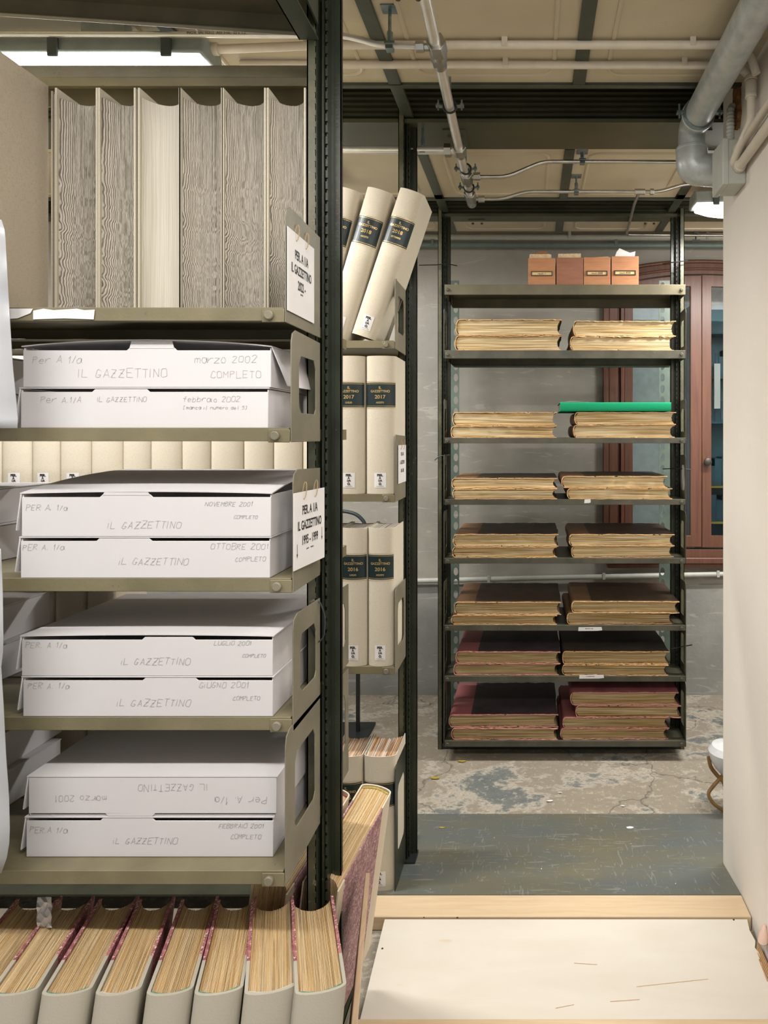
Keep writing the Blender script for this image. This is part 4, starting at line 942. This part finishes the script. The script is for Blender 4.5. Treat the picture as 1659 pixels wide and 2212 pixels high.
conduit('ivory conduit along the ceiling, nearer of the two parallel ones', [P(738-80, 97, Ya), P(1590, 97, Ya), P(1622, 120, Ya), P(1634, 160, Ya)], .0125, 'pvc', [P(1090, 96, Ya), P(1495, 94, Ya)])
conduit('ivory conduit along the ceiling, farther of the two parallel ones', [P(520, 139, Yb_), P(1620, 141, Yb_)], .0125, 'pvc', [P(1092, 141, Yb_), P(1477, 139, Yb_)])
conduit('ivory conduit joining the upper left lamp', [P(450, 107, 1.95), P(560, 103, 1.97), P(700, 97, Ya), P(745, 97, Ya)], .0125, 'pvc')
tag(MB().cyl(P(446, 106, 1.95), P(472, 106, 1.95), .018, 16).build('conduit_sleeve', M['pvc'], bevel=.003), 'ivory sleeve where the conduit enters the upper left lamp', 'conduit sleeve')
# conduits on the white wall
XW = WR-.02
va = Vector((XW-.005, 2.10, P(0, 172, 2.10).z)); vb = Vector((XW-.005, 2.10, P(0, 262, 2.10).z))
conduit('vertical ivory conduit high on the white wall', [va+Vector((-.05, 0, .05)), va+Vector((-.01, 0, .02)), va, vb, vb+Vector((-.015, .06, -.05)), vb+Vector((-.02, .125, -.085))], .0135, 'pvc', bend=.02)
tag(MB().cyl(va+Vector((0, 0, -.005)), va+Vector((0, 0, -.06)), .018, 16).cyl(va+Vector((0, 0, .01)), va+Vector((0, 0, -.004)), .020, 16).build('conduit_sleeve', M['pvc'], bevel=.002), 'ivory coupling on the vertical conduit of the white wall', 'conduit sleeve')
jb0 = P(0, 300, 2.22).z; jb1 = P(0, 396, 2.22).z
jb = empty('junction_box', 'grey plastic junction box on the white wall below the galvanised elbow', 'junction box', (WR, 2.22, jb1))
h = jb0-jb1; MB().box(-.062, 0, 0, .125, 0, h).build('body', M['pvcg'], jb, bevel=.005); MB().box(-.082, -.060, -.003, .128, -.003, h+.003).build('cover', M['pvcg'], jb, bevel=.004)
for i, (z, x, nm) in enumerate(((h*.74, -.03, 'upper'), (h*.36, -.026, 'lower'))):
    a = Vector((WR+x, 2.215, jb1+z)); tag(MB().cyl(a+Vector((0, -.016, 0)), a+Vector((0, .004, 0)), .021 if i else .018, 16).build('conduit_sleeve', M['pvc'], bevel=.002), nm+' ring where a conduit enters the grey junction box', 'conduit sleeve')
    conduit('%s ivory conduit running along the white wall from the junction box' % nm, [a, a+Vector((.002, -.25, .012)), a+Vector((.004, -1.2, .05))], .0165 if i else .0135, 'pvc')
fx = MB(); pts = fillet([Vector((WR-.035, 2.285, jb0-.01)), Vector((WR-.035, 2.285, jb0+.08)), Vector((WR-.03, 2.30, jb0+.15)), Vector((WR+.015, 2.33, jb0+.17))], .06, 10); 
dp = []; 
for a, b in zip(pts, pts[1:]):
    k = max(1, int((b-a).length/.0028))
    for j in range(k): dp.append(a.lerp(b, j/k))
fx.tube(dp, [.0145 if (i//2) % 2 else .0120 for i in range(len(dp))], 12); tag(fx.build('corrugated_hose', M['pvcg'], ang=80), 'corrugated grey hose rising from the junction box into the wall hole', 'hose')
bl = MB(); g = []; rd = random.Random(4); cc = Vector((WR-.001, 2.36, P(0, 250, 2.36).z)); ring = []
for k in range(26):
    a = 2*PI*k/26; r = .75+.35*rd.random(); ring.append((2.300+.034*math.cos(a)*r, cc.z+.02+.105*math.sin(a)*r))
tag(MB().prism([ring], lambda u, v, w: Vector((w, u, v)), WR-.014, WR+.01).build('foam_filler', M['rustfoam'], smooth=False), 'ragged brown foam filling around the hose hole in the white wall', 'foam')
# galvanised pipe
X0 = .60; zg = P(0, 255, 2.36).z
G0 = Vector((.615, 1.2, zg)); G1 = Vector((.600, 2.36, zg))
gp = empty('galvanised_pipe', 'thick galvanised pipe with elbow entering at the white wall', 'pipe', G1)
R1 = .051
MB().tube(rel(gp, [G0, G1]), R1, 28).build('pipe_run', M['zinc'], gp)
el = [G1+Vector((0, -.01, 0)), G1+Vector((0, .05, 0)), G1+Vector((0, .06, -.005)), G1+Vector((0, .075, -.05)), G1+Vector((0, .075, -.08)), G1+Vector((0, .075, -.10))]
MB().tube(rel(gp, fillet([G1+Vector((0, -.02, 0)), G1+Vector((0, .07, 0)), G1+Vector((0, .075, -.095))], .08, 10)), R1*.98, 28).build('elbow', M['zinc'], gp)
MB().tube(rel(gp, fillet([G1+Vector((0, .075, -.085)), G1+Vector((0, .075, -.155)), G1+Vector((.10, .078, -.16))], .075, 12)), R1*1.14, 28).build('elbow', M['zinc'], gp)
MB().tube(rel(gp, [G1+Vector((.09, .078, -.16)), G1+Vector((.132, .078, -.16))]), R1*1.0, 28).build('pipe_run', M['zinc'], gp)
for c, d in ((G1+Vector((0, -.02, 0)), Vector((0, 1, 0))), (G1+Vector((0, .075, -.083)), Vector((0, 0, 1))), (G1+Vector((.088, .078, -.16)), Vector((1, 0, 0)))):
    MB().tube(rel(gp, [c-d*.006, c+d*.006]), R1*1.17, 28).build('collar', M['zinc'], gp, bevel=.002)
m = MB()
for s in (-1, 1): m.box(s*.068-.014, s*.068+.014, -.05, -.03, -.004, .004); m.cyl(Vector((s*.072, -.04, -.02)), Vector((s*.072, -.04, .03)), .004, 8)
m.cyl(Vector((-.0, -.04, .05)), Vector((-.0, -.04, CZ-zg)), .007, 8); m.tube([Vector((.054*math.cos(a), -.04, .054*math.sin(a))) for a in [2*PI*k/24 for k in range(25)]], .004, 6)
m.build('pipe_clamp', M['clip'], gp)
# pipes on back wall
conduit('white conduit high on the back wall, upper of the pair', [P(700, 512, 4.20), P(1830, 514, 4.20)], .019, 'pvcg', [P(1230, 512, 4.20), P(1527, 513, 4.20)])
conduit('grey pipe high on the back wall, lower of the pair', [P(700, 529, 4.21), P(1830, 531, 4.21)], .018, 'pipeg', [P(935, 528, 4.21), P(1330, 528, 4.21)])
conduit('pale conduit low on the back wall behind the far rack', [P(700, 1259, 4.235), P(1700, 1237, 4.235)], .0165, 'pvcg', [P(1056, 1252, 4.235), P(1304, 1246, 4.235), P(1550, 1241, 4.235)])
# ------------------------------------------------------------------ glazed cabinet in the back wall
Yc = YB-.03
cb = empty('glazed_cabinet', 'arched reddish brown wooden cabinet with glazed doors set in the back wall', 'cabinet', (acx, Yc, WZ0))
ox, oz = acx, WZ0
def rl(pts): return [(x-ox, z-oz) for x, z in pts]
hw = (WX1-WX0)/2; hr = WZ1-.05-oz
AZ = lambda u: WZ1-oz+.18*math.sqrt(max(0, 1-(u/(hw*1.12))**2))
def top_arc(u0, u1, d, n=14): return [(u1+(u0-u1)*k/n, AZ(u1+(u0-u1)*k/n)+d) for k in range(n+1)]
outer = [(-hw-.035, -.02), (hw+.035, -.02)]+[(x*(hw+.035)/hw, z) for x, z in top_arc(-hw, hw, .030)]
inner = [(-hw, .03), (hw, .03)]+top_arc(-hw, hw, -.055)
pw = lambda u, v, w: Vector((u, w, v))
MB().prism([outer, inner], pw, -.03, .03).build('frame', M['mahog'], cb, bevel=.003)
m = MB(); m.tube([Vector((u*(hw+.035)/hw, -.034, z)) for u, z in top_arc(-hw, hw, .026)], .012, 8); m.tube([Vector((u, -.034, z)) for u, z in top_arc(-hw, hw, -.022)], .008, 8); m.build('arch_moulding', M['mahog'], cb)
MB().box(-hw, -hw+.055, -.035, .03, .03, hr).box(-hw+.075, -hw+.10, -.03, .02, .03, hr).box(-hw+.055, -hw+.075, -.005, .02, .03, hr).build('jamb', M['mahog'], cb, bevel=.004)
MB().box(-hw-.03, hw+.03, -.05, .03, -.06, -.02).box(-hw-.01, hw+.01, -.035, .03, -.09, -.06).build('sill', M['mahog'], cb, bevel=.006)
ccx = P(1514, 0, Yc).x-ox
for s, x0, x1, nm in ((-1, -hw+.10, ccx-.001, 'left'), (1, ccx+.001, hw-.02, 'right')):
    st = .060
    a0, a1 = x0+(.055 if s < 0 else st), x1-(st+.014 if s < 0 else st)
    d = MB().prism([[(x0, .045), (x1, .045)]+top_arc(x0, x1, -.062), [(a0, .12), (a1, .12)]+top_arc(a0, a1, -.135)], pw, -.028, .0).build('door', M['mahog'], cb, bevel=.004)
    MB().box(a0-.004, a1+.004, -.016, -.012, .116, hr-.02).build('pane', M['glass'], d)
    if s > 0: MB().tube([Vector((ccx+.03, -.028, .60)), Vector((ccx+.03, -.045, .60)), Vector((ccx+.03, -.050, .60)), Vector((ccx+.03, -.066, .60)), Vector((ccx+.03, -.072, .60))], [.008, .008, .024, .024, .010], 16).build('knob', M['holder'], d)
inn = MB(); inn.box(-hw, hw, .27, .275, -.02, hr+.3, 0); inn.box(-hw-.004, -hw, .03, .27, -.02, hr, 0); inn.box(ccx-.04, ccx-.03, .06, .27, -.02, hr, 0); inn.box(-hw, ccx-.04, .24, .245, 0, hr, 0); inn.box(-hw, hw, .03, .27, -.02, -.016, 0); inn.box(ccx-.03, hw, .262, .268, 0, hr, 1)
inn.build('interior', [M['interior_w'], M['interior_t']], cb)
for z in (.18, .42, .85, 1.15, 1.45): MB().box(ccx-.02, hw, .10, .26, z, z+.012).build('inner_shelf', M['yellow'] if z < .5 else M['blueblk'], cb)
rd = random.Random(2)
for z in (.192, .432, .862, 1.162):
    x = ccx+.02; m = MB()
    while x < hw-.05: wd = rd.uniform(.02, .05); m.box(x, x+wd-.002, .12, .25, z, z+rd.uniform(.12, .2)); x += wd
    m.build('stored_files', M['blueblk'], cb)
MB().box(ccx+.11, ccx+.15, .08, .083, .95, 1.25).build('paper_notice', M['paper'], cb)
# ------------------------------------------------------------------ ramp, beam, plywood
rp = MB(); zt0, zt1 = .103, .006; y0, y1 = 2.268, 2.92; x0, x1 = -.60, WR-.002
zq = lambda u, v: zt0-(zt0-zt1)*(v-y0)/(y1-y0)
lp = [(x0, y0), (x1, y0), (x1, 2.487), (x1+.008, 2.503), (1.0, 2.503), (1.0, y1), (x0, y1)]
rp.prism([lp], lambda u, v, w: Vector((u, v, zq(u, v) if w else .001)), 1, 0)
tag(rp.build('ramp_sheet', M['lino'], smooth=False), 'scratched grey green sheet sloping down over the threshold towards the far rack', 'ramp')
tag(MB().box(-.62, WR-.003, 2.160, 2.262, .061, .107).build('threshold_beam', M['pine'], bevel=.003), 'pale pine beam lying across the passage behind the plywood', 'beam')
# plywood with broken right edge
pa, pb = P(830, 1982, 2.150), P(1614, 1988, 2.150)
zA, zB = .104, .074; yA, yB = 2.152, 1.812
xl0, xl1 = bx_(831, yA), bx_(777, yB); xr0, xr1 = bx_(1614, yA), bx_(1668, 2.0)
poly = [(xl0, yA), (xl1, yB), (.715, yB), (.722, 1.93), (.716, 1.975), (.700, 2.00), (.712, 2.02), (.703, 2.045), (.713, 2.07), (.708, 2.11), (xr0, yA)]
zf = lambda y: zB+(zA-zB)*(y-yB)/(yA-yB)
m = MB(); m.prism([poly], lambda u, v, w: Vector((u, v, zf(v)+w)), -.012, 0)
po = m.build('plywood_ramp', M['ply'], smooth=False); tag(po, 'large cream painted plywood sheet leaning on the pine beam in the foreground', 'plywood')
sp = MB()
for k in range(5): sp.box(.700+k*.004, .7025+k*.004, 1.93+.006*k, 2.03+.008*k, zf(1.97)-.012, zf(1.97)+.003+.002*k)
sp.build('splintered_edge', M['plyedge'], po)
nl = MB()
for px, py in ((851, 1989), (916, 1990), (988, 1991), (826, 2052), (1585, 1996), (790, 2199)):
    Y = F*(CH-.09)/(py-VY); c = Vector((bx_(px, Y), Y, zf(Y))); nl.cyl(c-Vector((0,0,.001)), c+Vector((0,0,.0008)), .0032, 8)
nl.build('nail_heads', M['holder'], po)
sc = MB()
for a, b in (((1375, 2128), (1530, 2113)), ((1318, 2157), (1382, 2153)), ((1200, 2170), (1240, 2163)), ((1240, 2082), (1290, 2085))):
    q = []
    for px, py in (a, b):
        Y = F*(CH-.088)/(py-VY); q.append(Vector((bx_(px, Y), Y, zf(Y)+.0004)))
    sc.tube(q, .0009, 4)
sc.build('scratches', M['plyedge'], po)
tag(MB().box(-.49, .70, 1.775, 1.812, .0605, .0795).build('wooden_batten', M['pine'], bevel=.002), 'thin wooden batten under the front edge of the plywood sheet', 'batten')
m = MB(); c = P(1643, 2028, 2.03); 
m.tube([c+Vector((.012, 0, .045)), c+Vector((.008, -.005, .02)), c+Vector((.004, -.008, 0)), c+Vector((.012, 0, -.02))], [.004, .014, .016, .003], 10)
tag(m.build('plaster_flake', M['pinkw']), 'pinkish plaster flake at the foot of the white wall by the plywood', 'flake')
# debris
rd = random.Random(8)
for px, py, s, yl in ((999, 1646, .028, 1), (940, 1682, .035, 1), (955, 1778, .016, 1), (1188, 1732, .02, 0), (1362, 1782, .022, 0), (1345, 1743, .012, 0), (1210, 1714, .012, 0)):
    if py < 1760: Y = F*CH/(py-VY); z = .0
    else: Y = 2.78; z = .033
    c = P(px, py, Y); c.z = z+.004
    pts = [(s*(.6+.5*rd.random())*math.cos(a), s*.35*(.6+.5*rd.random())*math.sin(a)) for a in [2*PI*k/8 for k in range(8)]]
    o = MB().prism([pts], XY, 0, .002).build('paint_chip', M['yellow'] if yl else M['paper']); o.location = c
    o.location.z = (.004 if py < 1760 else (zt0-(zt0-zt1)*(Y-y0)/(y1-y0)+.001))
    lab = {999: 'yellow scrap on the concrete in front of the far rack', 940: 'yellowish white scrap on the concrete right of the middle post', 955: 'small yellow scrap on the grey ramp sheet by the post', 1188: 'thin white scrap on the concrete in front of the ramp sheet',
           1362: 'white chip on the right of the ramp sheet', 1345: 'tiny white chip near the far edge of the ramp sheet', 1210: 'tiny white chip in the middle of the concrete'}[px]
    tag(o, lab, 'debris')
# ------------------------------------------------------------------ stand behind the middle rack, hose, white shell thing
Yst = 3.72; st = empty('floor_stand', 'black pole stand with an arched hose on a flat plate behind the middle rack', 'stand', (bx_(750, Yst), Yst, 0))
MB().box(-.17, .135, -.12, .12, .002, .014).build('base_plate', M['blackm'], st, bevel=.002)
MB().box(.052, .072, -.01, .01, .014, 1.07).build('pole', M['blackm'], st, bevel=.002)
MB().tube([p-st.location for p in fillet([P(690, 1108, Yst), P(740, 1103, Yst), P(770, 1110, Yst), P(788, 1128, Yst), P(790, 1150, Yst), P(774, 1185, Yst)], .06)], .0105, 10).build('hose', M['hose'], st)
vs0 = Vector((bx_(1572, 2.98), 2.98, 0))
vt = empty('white_shell', 'glossy white rounded object on bent brown twig legs behind the white wall', 'ornament', vs0)
prf = [(.0, .14), (.03, .15), (.06, .185), (.085, .23), (.088, .26), (.07, .285), (.03, .297), (.0, .30)]
m = MB(); m.tube([Vector((0, 0, z)) for r, z in prf], [max(r, .001) for r, z in prf], 24); m.build('shell', M['porc'], vt)
m = MB()
m.tube(fillet([Vector((-.088, 0, .235)), Vector((-.082, -.01, .19)), Vector((-.05, -.01, .15)), Vector((-.02, -.01, .12)), Vector((-.015, 0, .10))], .02), .009, 8)
m.tube(fillet([Vector((-.02, 0, .15)), Vector((-.07, -.03, .12)), Vector((-.105, -.04, .085)), Vector((-.08, -.05, .045)), Vector((-.02, -.05, .005))], .02), .008, 8)
m.tube(fillet([Vector((.02, 0, .15)), Vector((.07, -.0, .12)), Vector((.08, .02, .06)), Vector((.05, .04, .005))], .02), .008, 8)
m.build('twig_legs', M['branch'], vt)
# ------------------------------------------------------------------ plastic sheets at the left edge, close to the viewer
def sheet(name, label, outline, Y, seed):
    n = 22; k = 6; g = []
    for j in range(n+1):
        y = outline[0][1]+(outline[-1][1]-outline[0][1])*j/n
        xe = None
        for (xa, ya), (xb, yb) in zip(outline, outline[1:]):
            if ya <= y <= yb: xe = xa+(xb-xa)*(y-ya)/(yb-ya)
        for i in range(k+1):
            x = xe-420*i/k; yy = Y+.012*noise.noise(Vector((i*.9+seed, j*.28, 0)))+.02*i/k
            g.append(P(x, y, yy))
    m = MB(); m.add(g, [(j*(k+1)+i, j*(k+1)+i+1, (j+1)*(k+1)+i+1, (j+1)*(k+1)+i) for j in range(n) for i in range(k)])
    o = m.build(name, M['plastic']); o.modifiers.new('s', 'SOLIDIFY').thickness = .0015; return tag(o, label, 'plastic sheet')
sheet('plastic_sheet', 'glossy white plastic sheet hanging at the left picture edge beside the upper boxes', [(4, 475), (12, 500), (16, 580), (22, 690), (28, 790), (37, 880), (40, 915), (38, 925)], 1.235, 1)
sheet('plastic_sheet', 'white plastic sheet at the lower left picture edge beside the lower boxes', [(2, 1185), (6, 1260), (8, 1400), (3, 1440), (8, 1520), (14, 1640), (20, 1720), (22, 1810), (16, 1850), (4, 1885)], 1.235, 5)
